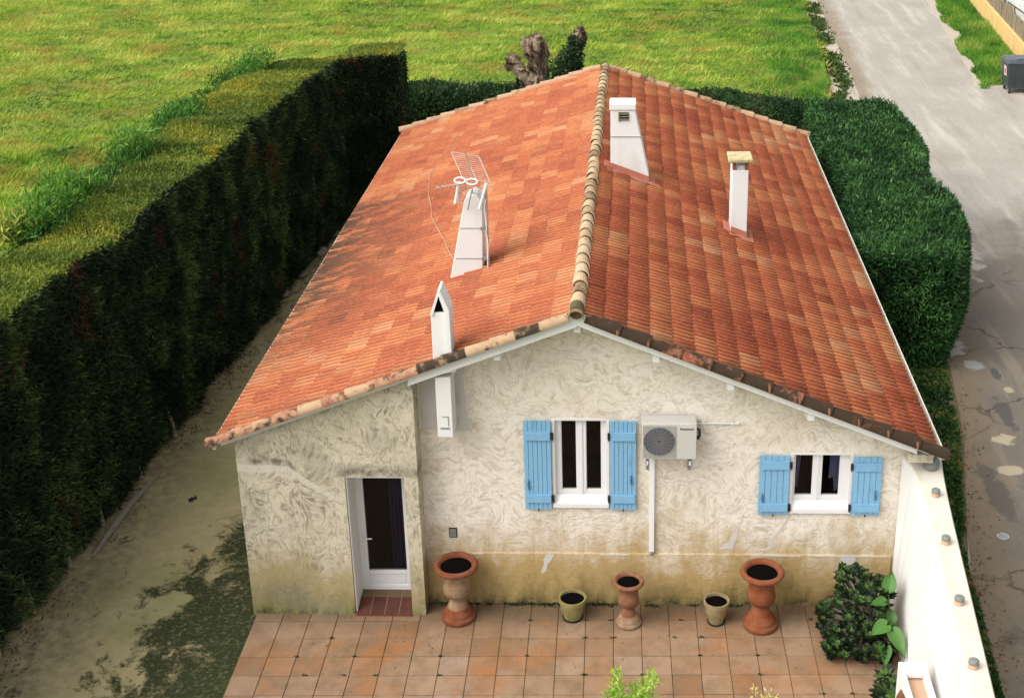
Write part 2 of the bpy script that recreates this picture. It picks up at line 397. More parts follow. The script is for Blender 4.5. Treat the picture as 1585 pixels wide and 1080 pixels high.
def spot(c, cx, cy, rx, ry, col, amt=.8):
    dx = t.math('DIVIDE', t.math('SUBTRACT', x, cx), rx); dy = t.math('DIVIDE', t.math('SUBTRACT', y, cy), ry)
    d = t.math('SQRT', t.math('ADD', t.math('MULTIPLY', dx, dx), t.math('MULTIPLY', dy, dy)))
    d = t.math('ADD', d, t.math('MULTIPLY', t.math('SUBTRACT', SN, .5), 2.6))
    return t.mix(t.mr(d, 1.12, .82, 0, amt), c, col)
SN = t.noise(t.pos, 2.6, 5, .62)
for q in ((11.72, 9.95, .26, .55, (.36, .345, .32)), (12.0, 9.0, .20, .22, (.33, .32, .30)), (11.80, 5.92, .20, .20, (.42, .36, .24)), (11.62, 4.80, .20, .15, (.42, .36, .24)), (12.42, 7.9, .09, .14, (.38, .33, .22)),
          (12.08, 6.9, .14, .6, (.07, .066, .062)), (12.35, 8.6, .09, .3, (.07, .066, .062)), (12.5, 13.4, .3, .25, (.42, .38, .31)), (13.1, 15.5, .45, 1.6, (.36, .33, .28)), (11.2, 4.2, .2, .9, (.09, .08, .07))): c = spot(c, *q)
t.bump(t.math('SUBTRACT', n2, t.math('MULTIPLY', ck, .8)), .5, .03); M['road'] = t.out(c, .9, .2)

t = NT('field_soil'); n = t.noise(t.pos, .35, 6, .6); c = t.mix(n, (.10, .16, .025), (.20, .23, .04)); M['field'] = t.out(c, 1., .1)
t = NT('verge_soil'); n = t.noise(t.pos, 4, 6, .65); c = t.mix(n, (.05, .045, .02), (.17, .13, .075)); t.bump(n, .5, .04); M['soilverge'] = t.out(c, 1., .1)
t = NT('gravel_margin'); n = t.noise(t.pos, 3, 6, .65); c = t.mix(n, (.31, .265, .20), (.47, .42, .35)); t.bump(n, .5, .03); M['margin'] = t.out(c, 1., .1)

def foliage(name, stops, rough=.6, patch=None, trans=.25, psc=.5, lo=.5, hi=.65, amt=.8, pstr=None, fine=0.):
    t = NT(name); c = t.ramp(t.attr('tint'), stops)
    if patch:
        p = t.noise(t.scale(t.pos, pstr) if pstr else t.pos, psc, 5, .6); c = t.mix(t.mr(p, lo, hi, 0, amt), c, patch)
    t.out(c, rough, .25)
    tl = t.n('ShaderNodeBsdfTranslucent'); t.put(tl.inputs['Color'], c)
    m = t.n('ShaderNodeMixShader'); m.inputs[0].default_value = trans
    t.t.links.new(t.b.outputs[0], m.inputs[1]); t.t.links.new(tl.outputs[0], m.inputs[2])
    t.t.links.new(m.outputs[0], t.t.nodes['Material Output'].inputs['Surface'])
    return t.m
M['laurel'] = foliage('hedge_leaf_dark_green', [(0, (.006, .022, .006)), (.55, (.024, .080, .017)), (1, (.085, .20, .05))], .6, trans=.10)
M['laurel_core'] = plain('hedge_core', (.008, .014, .005), 1., .05)
M['backleaf'] = foliage('back_hedge_leaf', [(0, (.010, .028, .010)), (.7, (.030, .075, .020)), (1, (.075, .12, .035))], .5)
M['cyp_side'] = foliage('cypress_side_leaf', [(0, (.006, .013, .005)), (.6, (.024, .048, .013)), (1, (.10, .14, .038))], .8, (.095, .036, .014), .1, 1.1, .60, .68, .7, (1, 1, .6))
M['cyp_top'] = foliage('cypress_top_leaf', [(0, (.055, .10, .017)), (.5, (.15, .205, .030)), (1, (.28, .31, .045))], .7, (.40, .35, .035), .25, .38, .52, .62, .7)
M['shoots'] = foliage('cypress_shoot_leaf', [(0, (.022, .075, .010)), (.5, (.075, .21, .024)), (1, (.24, .42, .055))], .6)
M['shoots_yellow'] = foliage('yellow_shoot_leaf', [(0, (.16, .22, .03)), (1, (.45, .48, .08))], .6)
M['grass'] = foliage('field_grass_blade', [(0, (.05, .13, .014)), (.3, (.14, .275, .024)), (.65, (.29, .42, .040)), (1, (.50, .52, .11))], .7, (.40, .27, .06), .3, .45, .50, .66, .75)
M['grass_bright'] = foliage('verge_grass_blade', [(0, (.05, .16, .02)), (.6, (.13, .30, .03)), (1, (.30, .38, .07))], .7, (.33, .25, .09), .3, .8, .55, .68, .6)
M['ivy'] = foliage('ground_ivy_leaf', [(0, (.012, .036, .008)), (.6, (.04, .095, .018)), (.88, (.10, .14, .03)), (1, (.22, .13, .05))], .6)
M['litter'] = foliage('dead_leaf', [(0, (.10, .05, .025)), (.5, (.20, .11, .055)), (1, (.34, .26, .16))], .8)
M['ivy_dark'] = foliage('tree_ivy_leaf', [(0, (.008, .022, .008)), (.7, (.025, .065, .018)), (1, (.10, .16, .06))], .45)
M['aeon'] = foliage('rosette_leaf', [(0, (.006, .008, .006)), (.6, (.016, .030, .011)), (1, (.10, .19, .04))], .5)
M['bigleaf'] = foliage('arum_leaf', [(0, (.035, .11, .02)), (1, (.09, .21, .045))], .4)
M['lime'] = foliage('lime_shrub_leaf', [(0, (.10, .22, .02)), (.6, (.26, .48, .04)), (1, (.50, .62, .12))], .5)
M['yellow'] = foliage('yellow_flower_leaf', [(0, (.42, .36, .05)), (1, (.70, .58, .18))], .6)
M['bark'] = plain('grey_brown_bark', (.24, .185, .13), 1., .1, .7, 9, dirt=(.055, .035, .025), dirt_lo=.42, dirt_hi=.56)
M['stem'] = plain('pale_dry_stem', (.23, .20, .14), 1., .1, .4, 12)
M['stone'] = plain('pale_rock', (.20, .185, .15), .95, .15, .3, 6)
M['bin'] = plain('dark_grey_plastic', (.035, .042, .047), .38, .5, .15, 4)
M['bin_lid'] = plain('grey_bin_lid', (.065, .078, .088), .22, .6, .15, 4)
M['sticker'] = plain('bin_sticker', (.62, .48, .42), .5, .4)
M['sticker_red'] = plain('bin_sticker_red', (.42, .09, .06), .5, .4)
M['yellowwall'] = plain('yellow_rendered_wall', (.66, .45, .18), .95, .15, .10, 3, dirt=(.42, .28, .12), dirt_lo=.5, dirt_hi=.75)
M['reed'] = None
t = NT('reed_screen'); n = t.noise(t.scale(t.pos, (30, 30, 1.2)), 1., 4, .6)
c = t.mix(n, (.13, .10, .065), (.36, .30, .22)); p = t.noise(t.pos, 1.2, 4); c = t.mix(t.mr(p, .45, .65, 0, .6), c, (.20, .16, .09)); t.bump(n, .6, .02); M['reed'] = t.out(c, .95, .1)
M['ac_body'] = plain('ac_casing', (.47, .45, .42), .5, .4, .05, 5, dirt=(.48, .43, .36), dirt_lo=.6, dirt_hi=.8)
M['ac_grey'] = plain('ac_grille_grey', (.30, .29, .26), .6, .3)
M['ac_dark'] = plain('ac_fan_dark', (.07, .07, .085), .6, .3)
M['ac_mesh'] = plain('ac_wire', (.22, .21, .21), .5, .4)
M['text'] = plain('dark_lettering', (.03, .03, .035), .6, .3)
M['antenna'] = plain('antenna_pale', (.46, .36, .31), .5, .4, .1, 8)
M['antenna_rust'] = plain('antenna_rusty', (.32, .17, .12), .7, .3, .3, 12)
M['glassbrick'] = plain('grey_cap_metal', (.17, .18, .17), .4, .4)
M['claypipe'] = plain('clay_pipe', (.46, .30, .20), .85, .2, .2, 10)
M['puddle'] = plain('pale_cement_patch', (.40, .385, .35), .8, .25, .12, 5)
M['patch'] = plain('cream_cement_patch', (.46, .41, .29), .95, .15, .25, 8)
M['vehicle'] = plain('white_vehicle_paint', (.72, .76, .74), .35, .5, .05, 1)

# ------------------------------------------------------------------ ground structures
def sheet(name, poly, z, mat, sub=0):
    mb = MB(); mb.add([(x, y, z) for x, y in poly], [tuple(range(len(poly)))]); return struct(name, mb, mat)
sheet('ground', [(-900, -400), (900, -400), (900, 1500), (-900, 1500)], -.10, M['field'])
# field: bumpy meadow surface
nx, ny = 150, 170
X, Y = np.meshgrid(np.linspace(-48, 14.6, nx), np.linspace(-6, 80, ny))
def field_h(P): return .36*vnoise(P*np.array([.75, 1, 1]), .9, 5, 3)-.18+.10*vnoise(P, .18, 9, 1)
Pf = np.stack([X.ravel(), Y.ravel(), np.zeros(X.size)], 1); Zf = field_h(Pf)
inside = (Pf[:, 0] > -6.2) & (Pf[:, 1] < 24.6)
edge_x = np.interp(Pf[:, 1], [-6, 31, 33, 41, 50, 80], [11.5, 11.9, 12.3, 12.8, 13.25, 14.6])
Pf[:, 0] = np.minimum(Pf[:, 0], edge_x)
Pf[:, 2] = np.where(inside, -.08, Zf)
ii = np.arange(nx*ny).reshape(ny, nx)
Fq = np.stack([ii[:-1, :-1], ii[:-1, 1:], ii[1:, 1:], ii[1:, :-1]], -1).reshape(-1, 4)
tag(npmesh('field', Pf, Fq, M['field'], smooth=True), kind='structure')
sheet('court', [(-7, -9), (9.0, -9), (9.0, 22), (-7, 22)], -.045, M['court'])
sheet('road_margin', [(8.6, -9), (30, -9), (30, 31.8), (19.4, 32.2), (18.7, 34.5), (20.3, 50), (23, 80), (14.6, 80), (13.2, 50.5), (12.3, 33), (11.8, 31), (10, 24), (10, 8), (9.2, 5)], -.02, M['margin'])
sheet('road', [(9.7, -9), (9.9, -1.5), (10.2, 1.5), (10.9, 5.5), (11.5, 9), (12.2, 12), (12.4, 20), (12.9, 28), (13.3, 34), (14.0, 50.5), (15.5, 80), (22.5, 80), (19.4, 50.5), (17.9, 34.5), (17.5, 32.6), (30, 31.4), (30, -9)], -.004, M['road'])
sheet('verge', [(8.8, -9), (9.70, -9), (9.95, -1.5), (10.25, 2), (11.1, 6), (11.5, 9), (11.6, 21), (8.8, 21)], .006, M['soilverge'])

# patio of square terracotta slabs
mb = MB(); T = .017685; ct, st_ = math.cos(T), math.sin(T)
def pq(i, j): return (i*.4*ct+j*.4*st_, i*.4*st_-j*.4*ct)
for i in range(-1, 22):
    for j in range(-3, 13):
        g = .0075; tn = min(1, max(0, random.gauss(.55, .22))); dz = random.uniform(-.002, .002)
        if random.random() < .03: continue_dirty = True
        cs = []
        for a, b in ((g, 1-.012), (1-g, 1-.012), (1-g, .012), (g, .012)):
            px, py = pq(i+a*1.0, j+b*1.0); cs.append((px, py))
        z1 = dz
        ins = []
        cx_, cy_ = sum(c[0] for c in cs)/4, sum(c[1] for c in cs)/4
        top = [(cx_+(x-cx_)*.975, cy_+(y-cy_)*.975, z1) for x, y in cs]; low = [(x, y, z1-.008) for x, y in cs]
        mb.add(low+top, [(4, 5, 6, 7), (0, 1, 5, 4), (1, 2, 6, 5), (2, 3, 7, 6), (3, 0, 4, 7)], tn)
struct('patio', mb, M['patio'])
mb = MB(); cs = [pq(-1, -3), pq(-1, 13), pq(22, 13), pq(22, -3)]
mb.prismZ([(x, y) for x, y in cs], -.06, -.010); struct('patio_bed', mb, M['grout'])

# ------------------------------------------------------------------ the house
XR, XL, XE = 4.32, -.62, 9.20
YF, YB = .44, 16.1
def ridge_z(y): return 4.80-.30*(y-YF)/(YB-YF)
def roof_z(x, y):
    zr = ridge_z(y)
    if x < XR: return zr+(x-XR)*(zr-2.90)/(XR-XL)
    return zr-(x-XR)*(zr-2.80)/(XE-XR)
house = thing('house', 'single storey cream stucco house with orange tiled roof and blue shutters beside the terrace', 'house', (4.2, .9, 0))

def gable(mb, breaks, y0, y1, openings, ztop, zb=0.):
    """vertical strips of wall between x breaks; openings {(xa,xb):(za,zb)}"""
    for a, b in zip(breaks[:-1], breaks[1:]):
        op = next((v for (p, q), v in openings.items() if p <= a+1e-6 and b <= q+1e-6), None)
        ta, tb = ztop(a), ztop(b)
        if op:
            if op[0] > zb: mb.prismY([(a, zb), (b, zb), (b, op[0]), (a, op[0])], y0, y1)
            mb.prismY([(a, op[1]), (b, op[1]), (b, tb), (a, ta)], y0, y1)
        else: mb.prismY([(a, zb), (b, zb), (b, tb), (a, ta)], y0, y1)
zt = lambda x: roof_z(x, .9)-.05
W1 = (3.935, 4.72, 1.70, 3.03); W2 = (7.30, 8.16, 1.60, 2.51)
mb = MB()
gable(mb, [2.066, W1[0], XR, W1[1], W2[0], W2[1], 8.95], .915, 1.20, {(W1[0], W1[1]): W1[2:], (W2[0], W2[1]): W2[2:]}, zt, -.04)
mb.box(8.55, 8.82, 1.2, 15.7, -.04, 2.85); mb.build('wall', M['stucco'], house)
mb = MB(); gable(mb, [-.45, XR, 8.82], 15.7, 15.95, {}, lambda x: roof_z(x, 15.8)-.05, -.04); mb.build('wall', M['stucco'], house)
D = (1.04, 1.87, 0.0, 2.28)
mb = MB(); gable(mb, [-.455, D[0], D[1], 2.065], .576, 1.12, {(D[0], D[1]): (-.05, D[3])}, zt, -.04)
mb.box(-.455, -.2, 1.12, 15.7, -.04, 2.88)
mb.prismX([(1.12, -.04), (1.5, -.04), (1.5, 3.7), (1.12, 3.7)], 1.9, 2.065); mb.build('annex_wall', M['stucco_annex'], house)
# plinth with its weathered ledge
mb = MB(); mb.prismX([(.884, -.04), (.915, -.04), (.915, .858), (.887, .855), (.884, .850)], 2.07, 8.80); mb.build('plinth', M['stucco'], house)
# interior floor and dark lining
mb = MB(); mb.box(-.19, 8.54, 1.21, 15.6, -.03, .02)
mb.box(2.2, 2.3, 1.25, 6, .03, 2.75); mb.box(-.18, 8.54, 5.2, 5.3, .03, 2.75); mb.box(6.3, 6.4, 1.25, 5.15, .03, 2.75); mb.build('floor_slab', M['dark'], house)

# smooth grey-lilac render patch behind the flue
M['patch_grey'] = plain('smooth_grey_render', (.52, .49, .47), .9, .2, .06, 4, dirt=(.40, .35, .28), dirt_lo=.55, dirt_hi=.7)
mb = MB(); mb.prismY([(2.10, 2.86), (2.80, 2.84), (2.74, 3.2), (2.70, 4.02), (2.10, 3.84)], .908, .9165); mb.build('render_patch', M['patch_grey'], house)
# white cement repairs on cracks: thin raised skims
M['skim'] = plain('white_filler', (.50, .47, .43), .95, .1, .1, 6)
def skim(pts, y=.9115):
    mb = MB(); n = len(pts)
    L = [(x-w*(1+.5*math.sin(i*2.1)), y, z) for i, (x, z, w) in enumerate(pts)]; Rr = [(x+w*(1+.5*math.cos(i*1.7)), y, z) for i, (x, z, w) in enumerate(pts)]
    Lb = [(a, y+.004, c) for a, b, c in L]; Rb = [(a, y+.004, c) for a, b, c in Rr]
    vs = L+Rr+Lb+Rb; fs = []
    for i in range(n-1): fs += [(i, n+i, n+i+1, i+1), (2*n+i, i, i+1, 2*n+i+1), (n+i, 3*n+i, 3*n+i+1, n+i+1)]
    mb.add(vs, fs); mb.build('crack_filler', M['skim'], house)
skim([(6.66, 1.52, .006), (6.63, 1.40, .012), (6.60, 1.33, .01), (6.57, 1.24, .016), (6.53, 1.14, .03), (6.50, 1.06, .07), (6.46, .98, .10), (6.42, .93, .07)])
skim([(7.32, 1.50, .01), (7.26, 1.38, .022), (7.20, 1.28, .014), (7.13, 1.17, .02), (7.08, 1.07, .02), (7.07, .98, .03), (7.03, .94, .05), (6.92, .90, .07)])
skim([(3.86, .85, .045), (3.84, .75, .05), (3.80, .66, .05), (3.77, .57, .035), (3.75, .52, .01)], .8805)
skim([(8.20, .88, .05), (8.20, .80, .10), (8.21, .70, .12), (8.22, .60, .10), (8.22, .5, .06)], .8805)
skim([(2.15, .862, .03), (2.5, .868, .06), (2.7, .868, .05)], .879)
# thin pale skims along the ledge
mb = MB()
for a, b in ((6.95, 7.5), (7.7, 8.74), (2.4, 2.9), (4.6, 5.0)):
    mb = MB(); mb.box(a, b, .8775, .8835, .832, .853); mb.build('ledge_skim', M['skim'], house)

# roof: deck, tiles, ridge, verges, gutters
roof = MB()
for (xa, xb) in ((XL, XR), (XR, XE)):
    vs = []
    for dz in (-.095, -.055):
        for x, y in ((xa, YF+.067), (xb, YF+.067), (xb, YB), (xa, YB)): vs.append((x, y, roof_z(x, y)+dz-.006))
    roof.add(vs, [(3, 2, 1, 0), (4, 5, 6, 7), (0, 1, 5, 4), (1, 2, 6, 5), (2, 3, 7, 6), (3, 0, 4, 7)])
roofo = roof.build('roof', M['white'], house)
TW, NC = .375, 16
rows = int(round((YB-YF)/TW)); TW = (YB-YF)/rows
prof = []
for r in range(3):
    b = r/3
    for u, h in ((.0, 0), (.085, .002), (.115, .040), (.175, .058), (.235, .042), (.270, .003)): prof.append((b+u, h))
prof.append((1., 0))
V = []; F = []; TN = []
P_ = len(prof); vo = 0
for sd_ in (0, 1):
    x_ridge, x_eave = (XR, XL-.05) if sd_ == 0 else (XR, XE+.05)
    clump = {}
    for k in range(NC):
        stag = (k % 2)*.0
        for j in range(rows):
            a, b = k/NC, min(1.0, (k+1)/NC+.008)
            cl = vnoise(np.array([[k*.33+sd_*50, j*.25, 0]]), 1., 3, 1)[0]
            tn = min(1, max(0, .50+random.gauss(0, .11)+(cl-.5)*.5+(.20 if random.random() < .08 else 0)))
            tilt = random.uniform(-.004, .004); sl = random.uniform(-.006, .006); yo = random.uniform(-.009, .009); lf = random.uniform(-.004, .007)+.035*(vnoise(np.array([[k*.3+sd_*9, j*.3, 0]]), .5, 44, 2)[0]-.5)
            for e, (q, lift) in enumerate(((a, .0), (b, .034), (b, -.004))):
                q2 = q+(sl/4.9 if e else 0)
                x = x_ridge+(x_eave-x_ridge)*q2
                for (u, h) in prof:
                    y = YF+.05+(j+u)*TW+yo
                    hh = h if e < 2 else h*.9
                    V.append((x, y, roof_z(x, min(y, YB))+lift+lf+hh+tilt*(u-.5)*2))
            for e in range(2):
                for p in range(P_-1):
                    q = (vo+e*P_+p, vo+e*P_+p+1, vo+(e+1)*P_+p+1, vo+(e+1)*P_+p)
                    F.append(q if sd_ == 0 else q[::-1]); TN.append(tn-(.34 if p % 6 in (0, 5) else (.10 if p % 6 in (1, 4) else -.17))*(e == 0))  # rib shading put into the tint: grimy channels darker, rib tops lighter
            vo += 3*P_
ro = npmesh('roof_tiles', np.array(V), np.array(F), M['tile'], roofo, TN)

def halftiles(mb, pts_fn, n, r, length, axis_up, tints, tilt=.02, seg=10, open_end=True, t0=0., t1=1.):
    """overlapping half-round tiles along a line pts_fn(t), flared at the lower end"""
    for k in range(n):
        a = Vector(pts_fn(t0+(t1-t0)*k/n)); b = Vector(pts_fn(t0+(t1-t0)*(k+1.12)/n))
        d = (b-a).normalized(); side = d.cross(axis_up).normalized(); upv = side.cross(d)
        j = random.uniform(-.006, .006)
        ra, rb = r*.86*random.uniform(.97, 1.03), r*1.06*random.uniform(.97, 1.03)
        vs = []
        for (c, rr, lift) in ((a, ra, 0), (b, rb, tilt)):
            for thick in (0, .016):
                for s in range(seg+1):
                    th = PI*s/seg*1.10-.05*PI
                    vs.append(c+side*((rr-thick)*math.cos(th)+j)+upv*((rr-thick)*math.sin(th)+lift))
        m = seg+1; fs = []
        for s in range(seg):
            fs += [(s, s+1, 2*m+s+1, 2*m+s), (2*m+s, 2*m+s+1, 3*m+s+1, 3*m+s), (m+s+1, m+s, 3*m+s, 3*m+s+1), (s+1, s, m+s, m+s+1)]
        mb.add(vs, fs, tints())
# ridge: laid from the back so that each lower end faces the front
mb = MB(); Z = Vector((0, 0, 1))
halftiles(mb, lambda t: (XR+(random.uniform(-.012, .012)), YB+.1-(YB-YF+.18)*t, ridge_z(YB-(YB-YF)*t)+.012), 42, .106, 0, Z, lambda: random.uniform(.1, 1), .014)
mb.build('ridge_tiles', M['ridge'], roofo)
# end of ridge mortar plug
mb = MB(); mb.tube([(XR, YF-.02, 4.86), (XR, YF+.2, 4.86)], .095, 12); mb.build('mortar_plug', M['soilverge'], roofo)
# front verge tiles run down each slope, covering the edge
mb = MB(); tl = lambda: random.choice([.05, .3, .5, .62, .75, .95, 1.])
halftiles(mb, lambda t: (XR-.10+(XL-.02-XR)*t, YF+.03, roof_z(XR-.1+(XL-.02-XR)*t, YF)-.004), 15, .088, 0, Z, tl, .012)
mb.build('verge_tiles', M['verge_left'], roofo)
mb = MB()
halftiles(mb, lambda t: (XR+.10+(XE+.0-XR)*t, YF+.03, roof_z(XR+.1+(XE-XR)*t, YF)-.012), 12, .105, 0, Z, lambda: random.choice([.2, .4, .5, .6, .9]), .012)
mb.build('verge_tiles', M['verge_right'], roofo)
mb = MB()
for k in range(1, 12):   # upright collars at the joints
    x = XR+.10+(XE-XR)*k/12+.03; z = roof_z(x, YF)
    pts = []
    for s in range(9):
        th = PI*s/8; pts.append((YF+.03-.118*math.cos(th), z-.005+.118*math.sin(th)))
    vs = [(x-.014, a, b) for a, b in pts]+[(x+.014, a, b-.006) for a, b in pts]+[(x-.014, YF+.03-(YF+.03-a)*.8, z-.005+(b-z+.005)*.8) for a, b in pts]+[(x+.014, YF+.03-(YF+.03-a)*.8, z-.011+(b-z+.005)*.8) for a, b in pts]
    fs = []
    for s in range(8): fs += [(s, s+1, 9+s+1, 9+s), (s+1, s, 18+s, 18+s+1), (9+s, 9+s+1, 27+s+1, 27+s)]
    mb = MB(); mb.add(vs, fs, random.choice([.6, 1.])); mb.build('verge_collar', M['terra_dull'], roofo)
mb = MB()
halftiles(mb, lambda t: (XR-.1+(XL-XR)*t, YB+.03, roof_z(XR+(XL-XR)*t, YB)+.0), 14, .10, 0, Z, lambda: random.random(), .02)
halftiles(mb, lambda t: (XR+.1+(XE-XR)*t, YB+.03, roof_z(XR+(XE-XR)*t, YB)+.0), 14, .10, 0, Z, lambda: random.random(), .02)
mb.build('verge_tiles', M['ridge_far'], roofo)
# white rake boards below the verge of the main gable
mb = MB()
def rake(xa, xb, y0, y1, d0, d1):
    za, zb_ = roof_z(xa, YF), roof_z(xb, YF)
    mb.prismY([(xa, za-d1), (xb, zb_-d1), (xb, zb_-d0), (xa, za-d0)], y0, y1)
rake(2.03, XR, YF+.03, YF+.065, -.045, .165); rake(XR, 8.95, YF+.03, YF+.065, -.045, .145)
rake(2.07, XR, YF+.068, .914, .102, .130); rake(XR, 8.93, YF+.068, .914, .102, .130)
mb.build('rake_board', M['white'], roofo)
for x in (XR, 3.24, 5.375, 6.385, 7.49):
    mb = MB(); z = roof_z(x, .6)-.118; s = .055
    mb.add([(x-s, .90, z-.26), (x+s, .90, z-.26), (x+s, .90, z), (x-s, .90, z), (x-s*.8, YF+.09, z-.15), (x+s*.8, YF+.09, z-.15), (x+s*.8, YF+.09, z), (x-s*.8, YF+.09, z)],
           [(4, 5, 6, 7), (0, 1, 5, 4), (1, 2, 6, 5), (3, 0, 4, 7)])
    mb.build('bracket', M['white'], house)
# eaves: white gutters on both long sides
for (x, sg, wd) in ((XL-.05, -1, .045), (XE+.05, 1, .075)):
    mb = MB(); g0, g1 = YF-.0, YB+.1
    pr = [(0, .0), (0, -.10), (wd, -.10), (wd, .015), (wd-.018, .015), (wd-.018, -.07), (.018, -.07), (.018, 0)]
    vs = [(x+sg*a, g0, 2.93-.05+b-(0 if sg < 0 else .09)) for a, b in pr]+[(x+sg*a, g1, 2.88+b-(0 if sg < 0 else .09)) for a, b in pr]
    n = 8; fs = [tuple(range(n)), tuple(range(2*n-1, n-1, -1))]+[((i+1) % n, i, n+i, n+(i+1) % n) for i in range(n)]
    mb.add(vs, fs); mb.build('gutter', M['cap_render'], roofo)
# eaves corner boxing at the right front
mb = MB(); mb.prismX([(YF+.04, 2.62), (.9, 2.62), (.9, 2.74), (YF+.04, 2.74)], 8.85, 9.18); mb.build('eaves_boxing', M['stucco_annex'], roofo)

# chimneys
def chimney(cap=None, label=None): pass
# wide shoulder chimney near the ridge (right slope)
mb = MB(); zb = 4.0
mb.prismY([(4.625, zb), (5.33, zb), (5.33, 4.45), (5.07, 5.69), (4.63, 5.69)], 7.63, 8.05)
ch = mb.build('chimney', M['white_render'], roofo, bevel=.012); ch['label'] = 'wide white chimney with slanting side near the ridge'
mb = MB(); mb.box(4.61, 5.09, 7.61, 8.07, 5.69, 5.81); mb.build('chimney_cap', M['white'], ch, bevel=.015)
mb = MB(); mb.box(4.79, 4.96, 7.622, 7.632, 5.50, 5.65); mb.build('chimney_vent', M['dark'], ch)
mb = MB()
for k in range(3): mb.box(4.785, 4.965, 7.605, 7.625, 5.515+k*.05, 5.532+k*.05)
mb.box(4.77, 4.79, 7.60, 7.628, 5.49, 5.66); mb.build('vent_louvre', M['stem'], ch)
mb = MB()
mb.box(4.63, 5.26, 7.618, 7.6305, 5.195, 5.203); mb.build('seam', M['greymetal'], ch)
def flash(x0, x1, y0, y1, ex=.22):
    mb = MB(); n = 7
    vs = []
    for i in range(n+1):
        for j in range(2):
            x = x0-ex*.3+(x1+ex-x0+ex*.3)*i/n; y = (y0-.17-.04*math.sin(i*1.9)) if j == 0 else y0+.02
            vs.append((x, y, roof_z(x, y)+.068))
    fs = [(2*i, 2*i+2, 2*i+3, 2*i+1) for i in range(n)]
    mb.add(vs, fs)
    vs = []
    for i in range(2):
        x = (x0, x1)[i]
        vs += [(x, y0-.012, roof_z(x, y0)+.03), (x, y0-.012, roof_z(x, y0)+.17)]
    mb.add(vs, [(0, 2, 3, 1)])
    for sx in (-1, 1):
        xs = x0 if sx < 0 else x1
        vs = [(xs, y0-.02, roof_z(xs, y0)+.07), (xs+sx*.12, y0-.02, roof_z(xs+sx*.12, y0)+.068), (xs+sx*.12, y1, roof_z(xs+sx*.12, y1)+.068), (xs, y1, roof_z(xs, y1)+.07)]
        mb.add(vs, [(0, 1, 2, 3) if sx > 0 else (3, 2, 1, 0)])
    mb.build('flashing', M['flashing'], roofo)
flash(4.625, 5.33, 7.63, 8.05)
# narrow chimney with a slab on brick corners
mb = MB(); mb.box(6.765, 7.05, 6.45, 6.95, 3.5, 4.93); ch = mb.build('chimney', M['white_render'], roofo, bevel=.012); ch['label'] = 'slim white chimney with ochre concrete slab on brick corners'
mb = MB()
for x in (6.77, 6.985):
    for y in (6.46, 6.87):
        mb = MB(); mb.box(x, x+.06, y, y+.06, 4.93, 5.09); mb.build('brick_corner', M['brick'], ch)
mb = MB(); mb.box(6.83, 6.985, 6.52, 6.88, 4.93, 5.0); mb.build('flue_mouth', M['white_render'], ch)
mb = MB(); mb.box(6.69, 7.11, 6.37, 6.90, 5.09, 5.145); mb.build('chimney_cap', M['concrete_lid'], ch, bevel=.01)
flash(6.765, 7.05, 6.45, 6.95, .12)
# round-topped chimney with the aerial (left slope)
mb = MB(); prf = [(2.19, 3.7), (2.69, 3.7), (2.74, 5.18)]
for s in range(9):
    th = PI*s/8*.98; prf.append((2.59+.15*math.cos(th), 5.20+.20*math.sin(th)))
prf += [(2.42, 5.12), (2.19, 4.02)]
mb.prismY(prf, 3.66, 4.05); ch = mb.build('chimney', M['white_render'], roofo, bevel=.012); ch['label'] = 'white round-topped chimney carrying the television aerial'
for z, xa in ((4.36, 2.29), (4.86, 2.375)):
    mb = MB(); mb.box(xa, 2.745, 3.652, 3.662, z, z+.008); mb.box(2.70, 2.80, 3.62, 3.70, z-.015, z+.03); mb.build('mast_strap', M['greymetal'], ch)
# outside flue on the gable, passing the verge
mb = MB(); mb.box(2.39, 2.60, .52, .905, 2.95, 3.86); fl = mb.build('flue', M['white'], house, bevel=.006); fl['label'] = 'white boxed flue hanging on the gable wall and rising through the roof edge'
mb = MB(); mb.box(2.375, 2.585, .56, .82, 3.90, 4.79); mb.build('flue_stack', M['white_render'], fl, bevel=.006)
mb = MB(); mb.box(2.43, 2.56, .512, .522, 3.08, 3.10); mb.box(2.54, 2.55, .514, .522, 3.12, 3.27); mb.box(2.46, 2.548, .514, .522, 3.262, 3.27); mb.build('inspection_hatch', M['greymetal'], fl)
mb = MB()   # pointed hood: two leaning slabs open to the front
mb.prismY([(2.365, 4.76), (2.405, 4.76), (2.50, 5.06), (2.49, 5.13)], .54, .82)
mb.prismY([(2.49, 5.13), (2.50, 5.06), (2.575, 4.79), (2.585, 4.0), (2.64, 4.0), (2.63, 4.84), (2.52, 5.13)], .50, .84)
mb.build('hood', M['white_render'], fl)
mb = MB(); mb.prismY([(2.40, 4.792), (2.58, 4.792), (2.50, 5.05)], .60, .87); mb.build('hood_opening', M['dark'], fl)
mb = MB(); mb.box(2.33, 2.68, .50, .56, 3.95, 4.07); mb.build('mortar_collar', M['white_render'], fl)

# vent grille and small wall things
mb = MB(); mb.box(2.41, 2.525, .905, .914, 1.10, 1.26); vg = mb.build('vent_grille', M['iron'], house)
mb = MB(); mb.box(2.422, 2.513, .898, .906, 1.113, 1.247); mb.build('vent_plate', M['greymetal'], vg)

